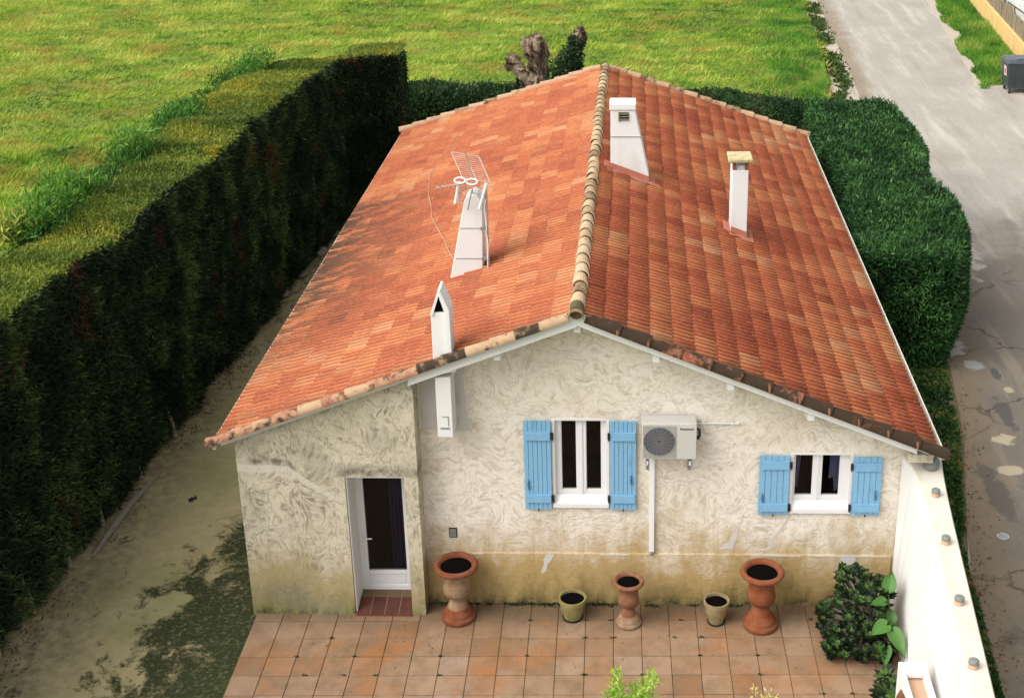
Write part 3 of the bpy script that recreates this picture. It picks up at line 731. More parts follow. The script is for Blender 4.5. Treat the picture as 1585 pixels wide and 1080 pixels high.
# windows
def window(x0, x1, z0, z1, sillz, panes, sash_z, label, curtains=None):
    mb = MB(); y = .975
    fw_ = .05
    mb.box(x0-.012, x0+.03, .885+.022, y+.05, sillz, z1); mb.box(x1-.03, x1+.012, .907, y+.05, sillz, z1); mb.box(x0+.03, x1-.03, .907, y+.05, z1-.02, z1+.012)
    win = mb.build('window', M['white'], house); win['label'] = label
    mb = MB()
    xs = [x0+.03, panes[0][0], panes[0][1], panes[1][0], panes[1][1], x1-.03]
    zb, zt_ = sash_z
    mb.box(xs[0], xs[1], y, y+.06, zb-.07, z1-.02); mb.box(xs[4], xs[5], y, y+.06, zb-.07, z1-.02)
    mid = (xs[2]+xs[3])/2
    mb.box(xs[2], mid-.002, y-.004, y+.06, zb-.07, z1-.02); mb.box(mid+.002, xs[3], y-.004, y+.06, zb-.07, z1-.02)
    mb.box(mid-.018, mid+.018, y-.018, y-.004, zb-.06, z1-.03)
    for a, b in ((xs[1], xs[2]), (xs[3], xs[4])):
        mb.box(a, b, y+.002, y+.06, zb-.07, zb); mb.box(a, b, y+.002, y+.06, zt_, z1-.02)
        for q, r in ((a, a+.008), (b-.008, b)): mb.box(q, r, y+.012, y+.03, zb, zt_)
    mb.box(xs[0]+.012, xs[0]+.017, y-.002, y, zb-.07, z1-.02); 
    mb.build('frame', M['pvc'], win, bevel=.003)
    mb = MB()
    for a, b in ((xs[1], xs[2]), (xs[3], xs[4])): mb.box(a, b, y+.030, y+.036, zb, zt_)
    mb.build('pane', M['glass'], win)
    mb = MB(); mb.prismX([(.872, sillz), (y+.06, sillz), (y+.06, zb-.07), (y, zb-.075), (.90, sillz+.09), (.872, sillz+.07)], x0-.005, x1+.005)
    mb.build('sill', M['white'], win, bevel=.004)
    if curtains:
        for (xt0, xt1, xb0, xb1, zc) in curtains:
            n = 24; vs = []
            for i in range(n+1):
                u = i/n
                for zz, a, b in ((zt_+.05, xt0, xt1), ((zt_+zc)/2, (xt0*.6+xb0*.4), (xt1*.6+xb1*.4)), (zc, xb0, xb1)):
                    vs.append((a+(b-a)*u, y+.12+.02*math.sin(u*22), zz-(0 if zz > zc else (.05*u if xt0 < mid else .05*(1-u)))))
            fs = [(3*i+k, 3*i+3+k, 3*i+4+k, 3*i+1+k) for i in range(n) for k in range(2)]
            mb = MB(); mb.add(vs, fs); mb.build('curtain', M['lavender'], win, smooth=True)
    return win
window(W1[0], W1[1], W1[2], W1[3], 1.625, [(4.052, 4.268), (4.402, 4.620)], (1.87, 2.995), 'tall white window with dark panes')
window(W2[0], W2[1], W2[2], W2[3], 1.56, [(7.365, 7.620), (7.745, 8.002)], (1.80, 2.475), 'small white window with lilac curtains',
       [(7.36, 7.47, 7.36, 7.42, 1.90), (7.90, 8.01, 7.95, 8.01, 1.84), (7.88, 7.97, 7.86, 7.97, 2.05)])
def shutter(x0, x1, z0, z1, nb, hinge_right, bat, label):
    sh = MB(); y0, y1 = .862, .892; wd = (x1-x0)/nb
    for k in range(nb):
        a, b = x0+k*wd+.0025, x0+(k+1)*wd-.0025
        sh.box(a, b, y0+random.uniform(0, .003), y1, z0, z1)
    o = sh.build('shutter', M['blue'], house, bevel=.002); o['label'] = label
    mb = MB(); mb.box(x0+.004, x1-.004, y1-.012, y1-.003, z0+.004, z1-.004); mb.build('backing', M['blue_dark'], o)
    for zc in bat:
        mb = MB(); mb.box(x0+.03, x1-.012, y0-.024, y0-.0005, zc-.065, zc+.065); mb.build('batten', M['blue'], o, bevel=.003)
        mb = MB(); hx = x1 if hinge_right else x0
        s = 1 if hinge_right else -1
        mb.box(min(hx, hx+s*.035), max(hx, hx+s*.035), y0-.01, y0+.02, zc-.05, zc+.035); mb.tube([(hx+s*.022, y0, zc-.075), (hx+s*.022, y0, zc+.05)], .010, 8); mb.build('hinge', M['iron'], o)
    mb = MB(); lx = x0+.06 if hinge_right else x1-.07; lz = z0+(z1-z0)*(.27 if hinge_right else .33)
    mb.tube([(lx, y0-.012, lz+.10), (lx-.012, y0-.02, lz+.03), (lx, y0-.014, lz-.05)], .009, 6); mb.box(lx-.012, lx+.012, y0-.022, y0-.001, lz-.03, lz+.03); mb.build('latch', M['blue_dark'], o)
    mb = MB(); mb.tube([((x0+x1)/2, .905, z0-.012), ((x0+x1)/2, .84, z0-.012), ((x0+x1)/2, .84, z0+.02)], .009, 6); mb.build('shutter_stop', M['iron'], o)
shutter(3.53, 3.915, 1.605, 3.02, 6, True, (1.79, 2.79), 'blue plank shutter left of the tall window')
shutter(4.745, 5.115, 1.605, 3.02, 6, False, (1.79, 2.79), 'blue plank shutter between the tall window and the air conditioner')
shutter(6.85, 7.28, 1.545, 2.49, 5, True, (1.67, 2.35), 'short blue plank shutter left of the small window')
shutter(8.17, 8.58, 1.545, 2.475, 5, False, (1.67, 2.33), 'short blue plank shutter right of the small window')

# glazed door in its deep reveal
mb = MB(); mb.box(1.045, 1.062, .60, 1.06, .02, 2.27); mb.box(1.062, 1.868, .60, 1.06, 2.255, 2.272); mb.build('door_reveal', M['white'], house)
mb = MB()
for a, b in ((1.063, 1.12), (1.79, 1.865)): mb.box(a, b, 1.05, 1.12, .10, 2.25)
mb.box(1.12, 1.79, 1.05, 1.12, 2.06, 2.25)
dr = mb.build('door', M['pvc'], house); dr['label'] = 'white door with one tall dark pane'
mb = MB(); y = 1.045
mb.box(1.112, 1.172, y, y+.06, .10, 2.07); mb.box(1.735, 1.80, y, y+.06, .10, 2.07); mb.box(1.172, 1.735, y, y+.06, .10, .18); mb.box(1.172, 1.735, y, y+.06, .37, .43); mb.box(1.172, 1.735, y, y+.06, 2.02, 2.07)
mb.box(1.172, 1.735, y+.02, y+.05, .18, .37); mb.box(1.20, 1.71, y+.012, y+.021, .205, .345); mb.build('leaf', M['pvc'], dr, bevel=.003)
mb = MB(); mb.box(1.172, 1.735, y+.028, y+.036, .43, 2.02); mb.build('pane', M['glass'], dr)
mb = MB(); mb.box(1.135, 1.152, y-.012, y-.001, .92, 1.08); mb.tube([(1.143, y-.005, 1.01), (1.143, y-.055, 1.01), (1.26, y-.055, 1.01)], .011, 8); mb.build('handle', M['pvc'], dr)
mb = MB(); n = 30
vs = [(1.50+.27*i/n, 1.20+.025*math.sin(i*1.1), z) for i in range(n+1) for z in (.3, 2.2)]
mb.add(vs, [(2*i, 2*i+2, 2*i+3, 2*i+1) for i in range(n)]); mb.build('curtain', M['navy'], dr, smooth=True)
# door step of red tiles
mb = MB()
for k in range(4):
    a, b = 1.045+k*.206+.006, 1.045+(k+1)*.206-.006
    mb.prismX([(.55, -.005), (.86, .085), (.86, .097), (.55, .018)], a, b, random.uniform(0, .5))
    mb.prismX([(.868, .07), (1.046, .08), (1.046, .103), (.868, .097)], a, b, 1.)
dst = mb.build('door_step', M['step'], house)
mb = MB(); mb.prismX([(.545, -.03), (1.05, -.03), (1.05, .094), (.86, .089), (.545, .006)], 1.043, 1.868); mb.build('step_bed', M['step_grout'], dst)
mb = MB(); mb.box(1.035, 1.875, .535, .5445, -.005, .014); mb.build('step_nosing', M['terra_red'], dst)

# ------------------------------------------------------------------ air conditioner
ac = thing('air_conditioner', 'beige-white outdoor air conditioning unit on the wall between the two windows', 'air conditioner', (5.56, .9, 2.56))
mb = MB(); mb.box(5.19, 5.945, .60, .86, 2.58, 3.135); mb.build('casing', M['ac_body'], ac, bevel=.012)
mb = MB(); mb.box(5.205, 5.66, .592, .601, 2.61, 3.10); gr = mb.build('grille_panel', M['ac_grey'], ac)
mb = MB(); c0 = (5.43, 2.865)
mb.tube([(c0[0], .5915, c0[1]), (c0[0], .5880, c0[1])], .215, 40); fan = mb.build('fan_opening', M['ac_dark'], ac)
mb = MB()
for r in np.linspace(.03, .215, 9):
    pts = [(c0[0]+r*math.cos(a), .582, c0[1]+r*math.sin(a)) for a in np.linspace(0, 2*PI, 37)]; mb.tube(pts, .0028, 5, False)
for k in range(18):
    a = 2*PI*k/18; mb.tube([(c0[0]+.03*math.cos(a), .583, c0[1]+.03*math.sin(a)), (c0[0]+.215*math.cos(a), .583, c0[1]+.215*math.sin(a))], .0022, 4)
mb.build('fan_guard', M['ac_mesh'], ac)
mb = MB(); mb.box(5.675, 5.94, .590, .5995, 2.59, 3.10); mb.build('service_panel', M['ac_body'], ac, bevel=.004)
tc = bpy.data.curves.new('brand', 'FONT'); tc.body = 'Panasonic'; tc.size = .042; tc.extrude = .0012; tc.offset = .0012
to = bpy.data.objects.new('brand_tmp', tc); COL.objects.link(to)
bpy.context.view_layer.update()
me = bpy.data.meshes.new_from_object(to.evaluated_get(bpy.context.evaluated_depsgraph_get())); bpy.data.objects.remove(to)
me.name = 'lettering'
xs = [v.co.x for v in me.vertices]; sc = .19/max(xs)
for v in me.vertices: v.co = Vector((v.co.x*sc+5.715-5.56, .5885-v.co.z-.9, v.co.y+3.045-2.56))
finish('lettering', me, M['text'], ac)
for x in (5.27, 5.86):
    mb = MB(); mb.box(x-.02, x+.02, .58, .91, 2.53, 2.555); mb.box(x-.02, x+.02, .885, .913, 2.25, 2.53); mb.tube([(x, .56, 2.505), (x, .60, 2.545)], .022, 10); mb.build('wall_bracket', M['greymetal'], ac); 
    mb = MB(); mb.lathe([(0, 0), (.028, .004), (.028, .03), (.018, .045), (0, .045)], (x, .60, 2.50), 12); mb.build('rubber_foot', M['text'], ac)
mb = MB(); mb.tube([(5.946, .72, 3.00), (5.985, .72, 2.98), (5.99, .74, 2.88), (5.975, .80, 2.80), (5.97, .88, 2.78)], .02, 8); mb.build('hose', M['text'], ac)
mb = MB(); mb.box(5.30, 5.375, .863, .914, .905, 2.56); cv = mb.build('pipe_cover', M['pvc'], house, bevel=.004)
mb = MB(); mb.tube([(5.337, .86, .90), (5.337, .86, .86)], .018, 8); mb.build('pipe_end', M['greymetal'], cv)
mb = MB(); mb.tube([(5.95, .895, 2.985), (6.54, .895, 2.985), (6.545, .912, 2.985)], .011, 8)
for x in (6.05, 6.45): mb.box(x-.012, x+.012, .885, .914, 2.965, 3.005)
mb.build('conduit', M['white'], house)

# ------------------------------------------------------------------ television aerial
an = thing('television_aerial', 'pale television aerial with tilted grid reflector strapped to the round-topped chimney', 'aerial', (2.80, 3.66, 4.12))
mb = MB(); mb.tube([(2.80, 3.66, 4.12), (2.80, 3.66, 5.62)], .022, 8); mb.build('mast', M['antenna'], an)
def grid(mb, A, B, C_, nu, nv, r=.0045, fr=.009):
    A, B, C_ = map(Vector, (A, B, C_)); D_ = B+C_-A
    for i in range(nu+1):
        u = i/nu; mb.tube([A.lerp(B, u), C_.lerp(D_, u)], fr if i in (0, nu, nu//2) else r, 5)
    for i in range(nv+1):
        u = i/nv; mb.tube([A.lerp(C_, u), B.lerp(D_, u)], fr if i in (0, nv) else r, 5)
mb = MB(); grid(mb, (2.26, 3.95, 6.00), (2.68, 3.95, 5.93), (2.45, 3.70, 5.66), 2, 12); mb.build('reflector', M['antenna'], an)
mb = MB(); mb.tube([(2.47, 3.95, 5.965), (2.62, 3.70, 5.62)], .018, 6); mb.build('spine', M['antenna_rust'], an)
mb = MB(); grid(mb, (2.38, 3.72, 5.53), (2.80, 3.72, 5.50), (2.36, 3.80, 5.22), 2, 9, .005, .008); mb.build('reflector', M['antenna'], an)
for pts in (((2.40, 3.66, 5.62), (2.33, 3.62, 5.28)), ((2.82, 3.64, 5.60), (2.70, 3.60, 5.20))):
    mb = MB(); mb.tube(pts, .028, 6); mb.build('side_bar', M['white'], an)
for cx0 in (2.42, 2.60):
    mb = MB(); mb.tube([(cx0+.085*math.cos(a), 3.60+.02*math.sin(a), 5.655-.02*(cx0 > 2.5)+.04*math.sin(a)) for a in np.linspace(0, 2*PI, 17)], .014, 6, False); mb.build('dipole_loop', M['white'], an)
mb = MB(); mb.tube([(2.62, 3.64, 5.62), (2.08, 3.50, 5.56)], .010, 6)
for k in range(5):
    x = 2.10+k*.065; mb.tube([(x+.03*math.cos(a), 3.50+.008*k, 5.55+.008*k+.035*math.sin(a)) for a in np.linspace(0, PI, 9)], .009, 5, False)
mb.build('director_boom', M['antenna'], an)
mb = MB(); mb.tube([(2.60, 3.60, 5.52), (2.52, 3.60, 5.18)], .011, 6); mb.build('strut', M['greymetal'], an)
mb = MB()
for (a, b, c, d) in (((2.80, 3.62, 5.35), (2.74, 3.60, 5.15), (2.83, 3.60, 4.95), (2.78, 3.63, 4.80)), ((2.78, 3.63, 4.80), (2.85, 3.6, 4.6), (2.77, 3.62, 4.4), (2.80, 3.62, 4.15))):
    P0, P1, P2, P3 = map(Vector, (a, b, c, d)); mb.tube([(1-t)**3*P0+3*t*(1-t)**2*P1+3*t*t*(1-t)*P2+t**3*P3 for t in np.linspace(0, 1, 10)], .008, 5)
mb.build('coax_cable', M['white'], an)
# loose cable lying over the left slope
mb = MB(); pts = [(1.0, 13.7), (.88, 12.2), (.78, 10.8), (.98, 9.3), (1.15, 8.5), (1.3, 7.6), (1.55, 6.7), (1.75, 6.0), (1.95, 5.2), (2.12, 4.6), (2.2, 4.2)]
mb.tube([(x, y, roof_z(x, y)+.07) for x, y in pts], .008, 5)
tag(mb.build('roof_cable', M['claypipe']), 'thin pale cable trailing across the left roof slope', 'cable')

# ------------------------------------------------------------------ white garden wall on the right
gw = thing('garden_wall', 'thick white garden wall with cream top running from the house towards the viewer', 'wall', (8.95, .9, 0))
NW = 26; vs = []; vc = []
for i in range(NW+1):
    t_ = i/NW; yy = .90-t_*6.9
    nh = math.exp(-(.9-yy)/.40); xb_ = 8.865-.085*(.9-yy)-.03*nh; xo = 9.385-.088*(.9-yy); xi = xo-.29+.012*(.9-yy)-.24*nh
    zt_ = 2.33+.16*math.exp(-(.9-yy)/.45)-.012*(.9-yy)
    vs += [(xb_, yy, -.04), (xi, yy, zt_), (xo, yy, zt_), (xo, yy, -.04)]
    vc += [(xi-.006, yy, zt_-.004), (xi+.01, yy, zt_+.016), (xo-.01, yy, zt_+.02), (xo+.006, yy, zt_-.004)]
fs = [(4*i+k, 4*i+4+k, 4*i+5+k, 4*i+1+k) for i in range(NW) for k in range(3)]
mb = MB(); mb.add(vs, fs+[(0, 1, 2, 3), (4*NW+3, 4*NW+2, 4*NW+1, 4*NW)]); mb.build('wall_body', M['white_render'], gw)
mb = MB(); mb.add(vc, fs+[(0, 1, 2, 3)]); mb.build('coping', M['cap_render'], gw, smooth=False)
for k, (x, y) in enumerate(((0, .05), (0, -1.03), (0, -2.28), (0, -3.42), (0, -4.6))):
    x = 9.385-.088*(.9-y)-.165; z = 2.35-.012*(.9-y)+.16*math.exp(-(.9-y)/.45)
    mb = MB(); mb.lathe([(.055, 0), (.055, .085), (.05, .09)], (x, y, z-.02), 18); st = mb.build('pipe_stub', M['claypipe'], gw, smooth=True)
    mb = MB(); mb.lathe([(.058, .0), (.058, .035), (.045, .045), (0, .046)], (x, y, z+.058), 18); mb.build('lid', M['glassbrick'], st, smooth=True)
mb = MB(); mb.lathe([(.10, 0), (.12, .06), (.10, .14), (.06, .18), (0, .19)], (9.20, .66, 2.45), 18); mb.build('mortar_cap', M['glassbrick'], gw, smooth=True)

# niche / small masonry barbecue against the wall
nc = thing('masonry_niche', 'white rendered arched niche lined with terracotta standing against the white wall', 'niche', (8.45, -2.75, 0))
mb = MB()
for (a, b, c, d) in ((8.30, 8.36, -3.40, -2.20), (8.56, 8.63, -3.40, -2.20), (8.36, 8.56, -2.27, -2.20), (8.36, 8.56, -3.40, -3.33)): mb.box(a, b, c, d, 0, 1.42)
mb.box(8.36, 8.56, -2.42, -2.27, 1.34, 1.41); mb.build('surround', M['white_render'], nc, bevel=.015)
mb = MB(); mb.box(8.361, 8.559, -3.329, -2.271, 1.05, 1.32); mb.build('hearth', M['claypipe'], nc)
mb = MB(); mb.prismX([(-2.32, .75), (-2.32, 1.0), (-2.5, 1.25), (-2.75, 1.32), (-3.0, 1.25), (-3.2, 1.0), (-3.2, .75)][::-1], 8.285, 8.2985); mb.build('arch_lining', M['terra_dull'], nc)

# ------------------------------------------------------------------ urns and pots
def urn(x, y, H, rb, rr, mats, label, group='terracotta urns and pots along the wall'):
    u = thing('urn', label, 'urn', (x, y, 0), group)
    z0 = .0
    def flu(r, z, k): return r*(1+.05*(1 if k % 2 else -1)) if .44*H < z < .60*H else r
    prof_base = [(0, .004), (rb*.97, .004), (rb, .02*H), (rb, .055*H), (rb*.95, .085*H), (rb*.86, .095*H), (rb*.86, .12*H), (rb*.83, .15*H), (rb*.74, .165*H), (rb*.70, .20*H), (rb*.56, .235*H)]
    mb = MB(); mb.lathe(prof_base, (x, y, 0), 48); mb.build('foot', mats[1], u, smooth=True)
    mb = MB(); mb.lathe([(rb*.60, .225*H), (rb*.585, .25*H), (rb*.50, .30*H), (rb*.34, .35*H), (rb*.30, .385*H), (rb*.36, .40*H), (rb*.36, .415*H), (rb*.56, .43*H), (rb*.70, .455*H), (rb*.77, .50*H), (rb*.79, .56*H), (rb*.775, .60*H), (rb*.74, .615*H), (rb*.765, .63*H), (rb*.73, .645*H), (rb*.725, .78*H), (rb*.78, .86*H), (rb*.92, .90*H)], (x, y, 0), 48, flu); mb.build('bowl', mats[2], u, smooth=True)
    mb = MB(); mb.lathe([(rb*.80, .885*H), (rr*.84, .915*H), (rr*.97, .93*H), (rr, .95*H), (rr*.97, .975*H), (rr*.90, H), (rr*.80, .995*H), (rr*.72, .965*H), (rr*.68, .92*H)], (x, y, 0), 48); mb.build('rim', mats[0], u, smooth=True)
    mb = MB(); mb.lathe([(rr*.71, .935*H), (rr*.35, .95*H), (0, .955*H)], (x, y, 0), 32); mb.build('soil', M['soil'], u)
    return u
urn(2.545, .52, .93, .245, .32, (M['terra_red'], M['terra_red'], M['terra_pale']), 'tall urn with red rim and foot and pale fluted bowl, beside the annex corner')
urn(5.01, .42, .74, .185, .225, (M['terra_dull'], M['terra_pale'], M['terra_dull']), 'smaller weathered urn with pale bell foot, between the two straight pots')
urn(6.90, .40, .94, .250, .315, (M['terra_orange'], M['terra_orange'], M['terra_orange']), 'tall orange urn with wide rim, right of the ochre pot under the small window')
def pot(x, y, H, rb, rr, mat, label, ribs=True):
    u = thing('plant_pot', label, 'pot', (x, y, 0), 'terracotta urns and pots along the wall')
    def flu(r, z, k): return r*(1+.02*(1 if k % 2 else -1)) if ribs and z < .8*H else r
    mb = MB(); mb.lathe([(0, .004), (rb, .004), (rb*1.02, .03), (rb+(rr-rb)*.6, .5*H), (rr*.96, .84*H), (rr*1.03, .85*H), (rr*1.03, H), (rr*.90, H), (rr*.88, .85*H)], (x, y, 0), 56, flu); o = mb.build('pot_body', mat, u, smooth=False)
    mb = MB(); mb.lathe([(rr*.89, .88*H), (0, .90*H)], (x, y, 0), 30); mb.build('soil', M['soil'], u)
    mb = MB(); mb.lathe([(rb*1.18, .0), (rb*1.22, .02), (rb*1.05, .022)], (x, y, .002), 30); mb.build('saucer', M['iron'], u)
pot(4.20, .55, .345, .125, .195, M['pot_yellow'], 'low yellow ribbed pot under the tall window')
pot(6.27, .47, .375, .105, .180, M['pot_cream'], 'plain ochre pot left of the tall orange urn', False)
pot(7.99, .62, .27, .10, .155, M['terra_red'], 'small red pot half hidden by the dark plant', False)
pot(8.40, .05, .34, .15, .21, M['terra_dull'], 'dull clay pot under the dark rosette plant by the white wall', False)

# ------------------------------------------------------------------ plants
def rosette_plant(name, label, loc, centres, mat, leafL, leafW, nleaf, stemr=.012, seed=3, cat='plant'):
    pl = thing(name, label, cat, loc); g = np.random.default_rng(seed)
    Vs = []; tn = []
    sb = MB()
    for (c, s) in centres:
        c = np.array(c); ax = unit(np.array([[g.normal()*.35, -.25+g.normal()*.3, 1.]]))[0]
        for ring, (cnt, el, ln) in enumerate(((9, .25, 1.), (7, .65, .8), (5, 1.1, .5))):
            for k in range(cnt):
                a = 2*PI*(k+.5*ring)/cnt+g.normal()*.1
                u = unit(np.cross(ax, [1., .1, 0])[None])[0]; v = np.cross(ax, u)
                d = math.cos(el)*(math.cos(a)*u+math.sin(a)*v)+math.sin(el)*ax
                sd2 = np.cross(d, ax); sd2 /= np.linalg.norm(sd2)
                L = leafL*s*ln*(.85+.3*g.random()); W_ = leafW*s*(.5+.5*ln)
                Vs += [c, c+d*L*.6+sd2*W_*.5, c+d*L, c+d*L*.6-sd2*W_*.5]; tn.append(min(1, max(0, .25+.30*ring+g.normal()*.15+(.25 if s > 1.05 else 0))))
        sb.tube([(loc[0]+(c[0]-loc[0])*.35, loc[1]+(c[1]-loc[1])*.35, loc[2]+.03), tuple((np.array(loc)+[0, 0, .1])*.35+c*.65-[0, 0, .05]), tuple(c)], stemr, 5)
    V_ = np.array(Vs); npmesh('foliage', V_, np.arange(len(V_)).reshape(-1, 4), mat, pl, tn)
    sb.build('stem', M['stem'], pl)
    return pl
g = np.random.default_rng(5); cs = []
for k in range(360):
    a = g.random()*2*PI; r = math.sqrt(g.random()); zz = g.random()
    lx, ly, lz, lr = [(8.14, .26, .84, .24), (8.48, .16, .76, .20), (7.88, .02, .46, .26), (8.40, -.10, .62, .30), (8.18, -.32, .30, .30), (8.50, -.42, .30, .26), (7.85, -.30, .24, .20)][k % 7]
    u3 = g.normal(size=3); u3 /= np.linalg.norm(u3); rr = lr*(.55+.5*g.random())
    x, y, z = lx+u3[0]*rr, ly+u3[1]*rr, max(.05, lz+u3[2]*rr)
    if x > 8.68: x = 8.68
    cs.append(((x, y, z), .75+.5*g.random()))
rosette_plant('rosette_plant', 'dark bushy rosette plant with pale green tips in the corner by the white wall', (8.40, .05, .30), cs, M['aeon'], .085, .04, 20)
# broad arum leaves beside it
def broadleaf(mb, base, tip, wid, tint):
    b, t_ = Vector(base), Vector(tip); d = t_-b; L = d.length; d.normalize(); s = d.cross(Vector((0, -.35, 1))).normalized(); nrm = s.cross(d)
    prof_ = [(-.16, .22), (-.06, .40), (.08, .50), (.25, .50), (.45, .42), (.65, .29), (.85, .12), (1, 0)]
    vs = []
    for u, wv in prof_:
        c = b+d*(u*L)+Vector((0, 0, -.06*u*u))
        vs += [c-s*wid*wv+nrm*.035, c-s*wid*wv*.5+nrm*.015, c if u > -.1 else b, c+s*wid*wv*.5+nrm*.015, c+s*wid*wv+nrm*.035]
    fs = [(5*i+k, 5*i+1+k, 5*i+6+k, 5*i+5+k) for i in range(len(prof_)-1) for k in range(4)]
    mb.add(vs, fs, tint)
ar = thing('arum_plant', 'arum plant with broad bright green leaves in front of the dark plant', 'plant', (8.62, -.35, 0))
stem = MB()
for (b, t_, wd, tn) in (((8.60, -.02, .92), (8.68, .18, 1.13), .20, .7), ((8.52, -.18, .82), (8.30, -.22, .84), .16, .5), ((8.52, -.42, .62), (8.28, -.55, .58), .22, .9), ((8.60, -.50, .58), (8.72, -.80, .42), .22, .8), ((8.62, -.30, .60), (8.60, -.12, .75), .15, .2), ((8.50, -.62, .40), (8.45, -.85, .28), .16, .4), ((8.46, -.1, .7), (8.44, .1, .86), .13, .5)):
    mb = MB(); broadleaf(mb, b, t_, wd, tn); mb.build('leaf', M['bigleaf'], ar, smooth=True)
    stem.tube([(8.60, -.30, 0), ((8.60+b[0])/2+.02, (-.30+b[1])/2, b[2]*.6), b], .010, 6)
stem.build('stem', M['bigleaf'], ar)

def spray_bush(name, label, loc, H, Rr, n, mat, leafL, leafW, seed, cat='shrub', nst=14):
    b = thing(name, label, cat, loc); g = np.random.default_rng(seed); sb = MB(); P_ = []; N_ = []
    for k in range(nst):
        a = g.random()*2*PI; r = Rr*math.sqrt(g.random()); h = H*(.55+.45*g.random())*(1-.35*(r/Rr)**2)
        top = np.array([loc[0]+r*math.cos(a), loc[1]+r*math.sin(a), loc[2]+h])
        mid = np.array([loc[0]+r*.5*math.cos(a), loc[1]+r*.5*math.sin(a), loc[2]+h*.5])
        sb.tube([loc, tuple(mid), tuple(top)], [.014, .009, .004], 5)
        m = n//nst; u = g.random(m)**.7
        pts = np.where(u[:, None] < .5, np.array(loc)+(mid-np.array(loc))*u[:, None]*2, mid+(top-mid)*(u[:, None]*2-1))
        wv = .11*(1.15-u)[:, None]
        off = g.normal(size=(m, 3))*wv
        P_.append(pts+off); N_.append(unit(off)+[0, 0, .7])
    P_ = np.concatenate(P_); N_ = unit(np.concatenate(N_))
    V_, F_ = leaves(P_, N_, leafL, leafW, 1., .5, seed)
    tn = np.clip(.15+.75*(P_[:, 2]-loc[2])/H+np.random.default_rng(seed).normal(size=len(P_))*.18, 0, 1)
    npmesh('foliage', V_, F_, mat, b, tn); sb.build('stem', M['stem'], b); return b
spray_bush('lime_shrub', 'bright lime green conifer-like shrub at the front of the terrace', (5.0, -2.05, 0), 1.36, .52, 5200, M['lime'], .07, .016, 4, nst=26)
spray_bush('yellow_shrub', 'low shrub with pale yellow tips at the front edge of the terrace', (6.66, -2.15, 0), 1.05, .28, 800, M['yellow'], .06, .022, 8)
g = np.random.default_rng(9)
rosette_plant('succulent', 'small dark succulent with pointed rosettes at the foot of the white wall', (8.30, -1.95, 0), [((8.30+g.normal()*.11, -1.90+g.normal()*.10, .55+g.random()*.22), 1.4) for _ in range(16)], M['aeon'], .12, .045, 20, seed=12)

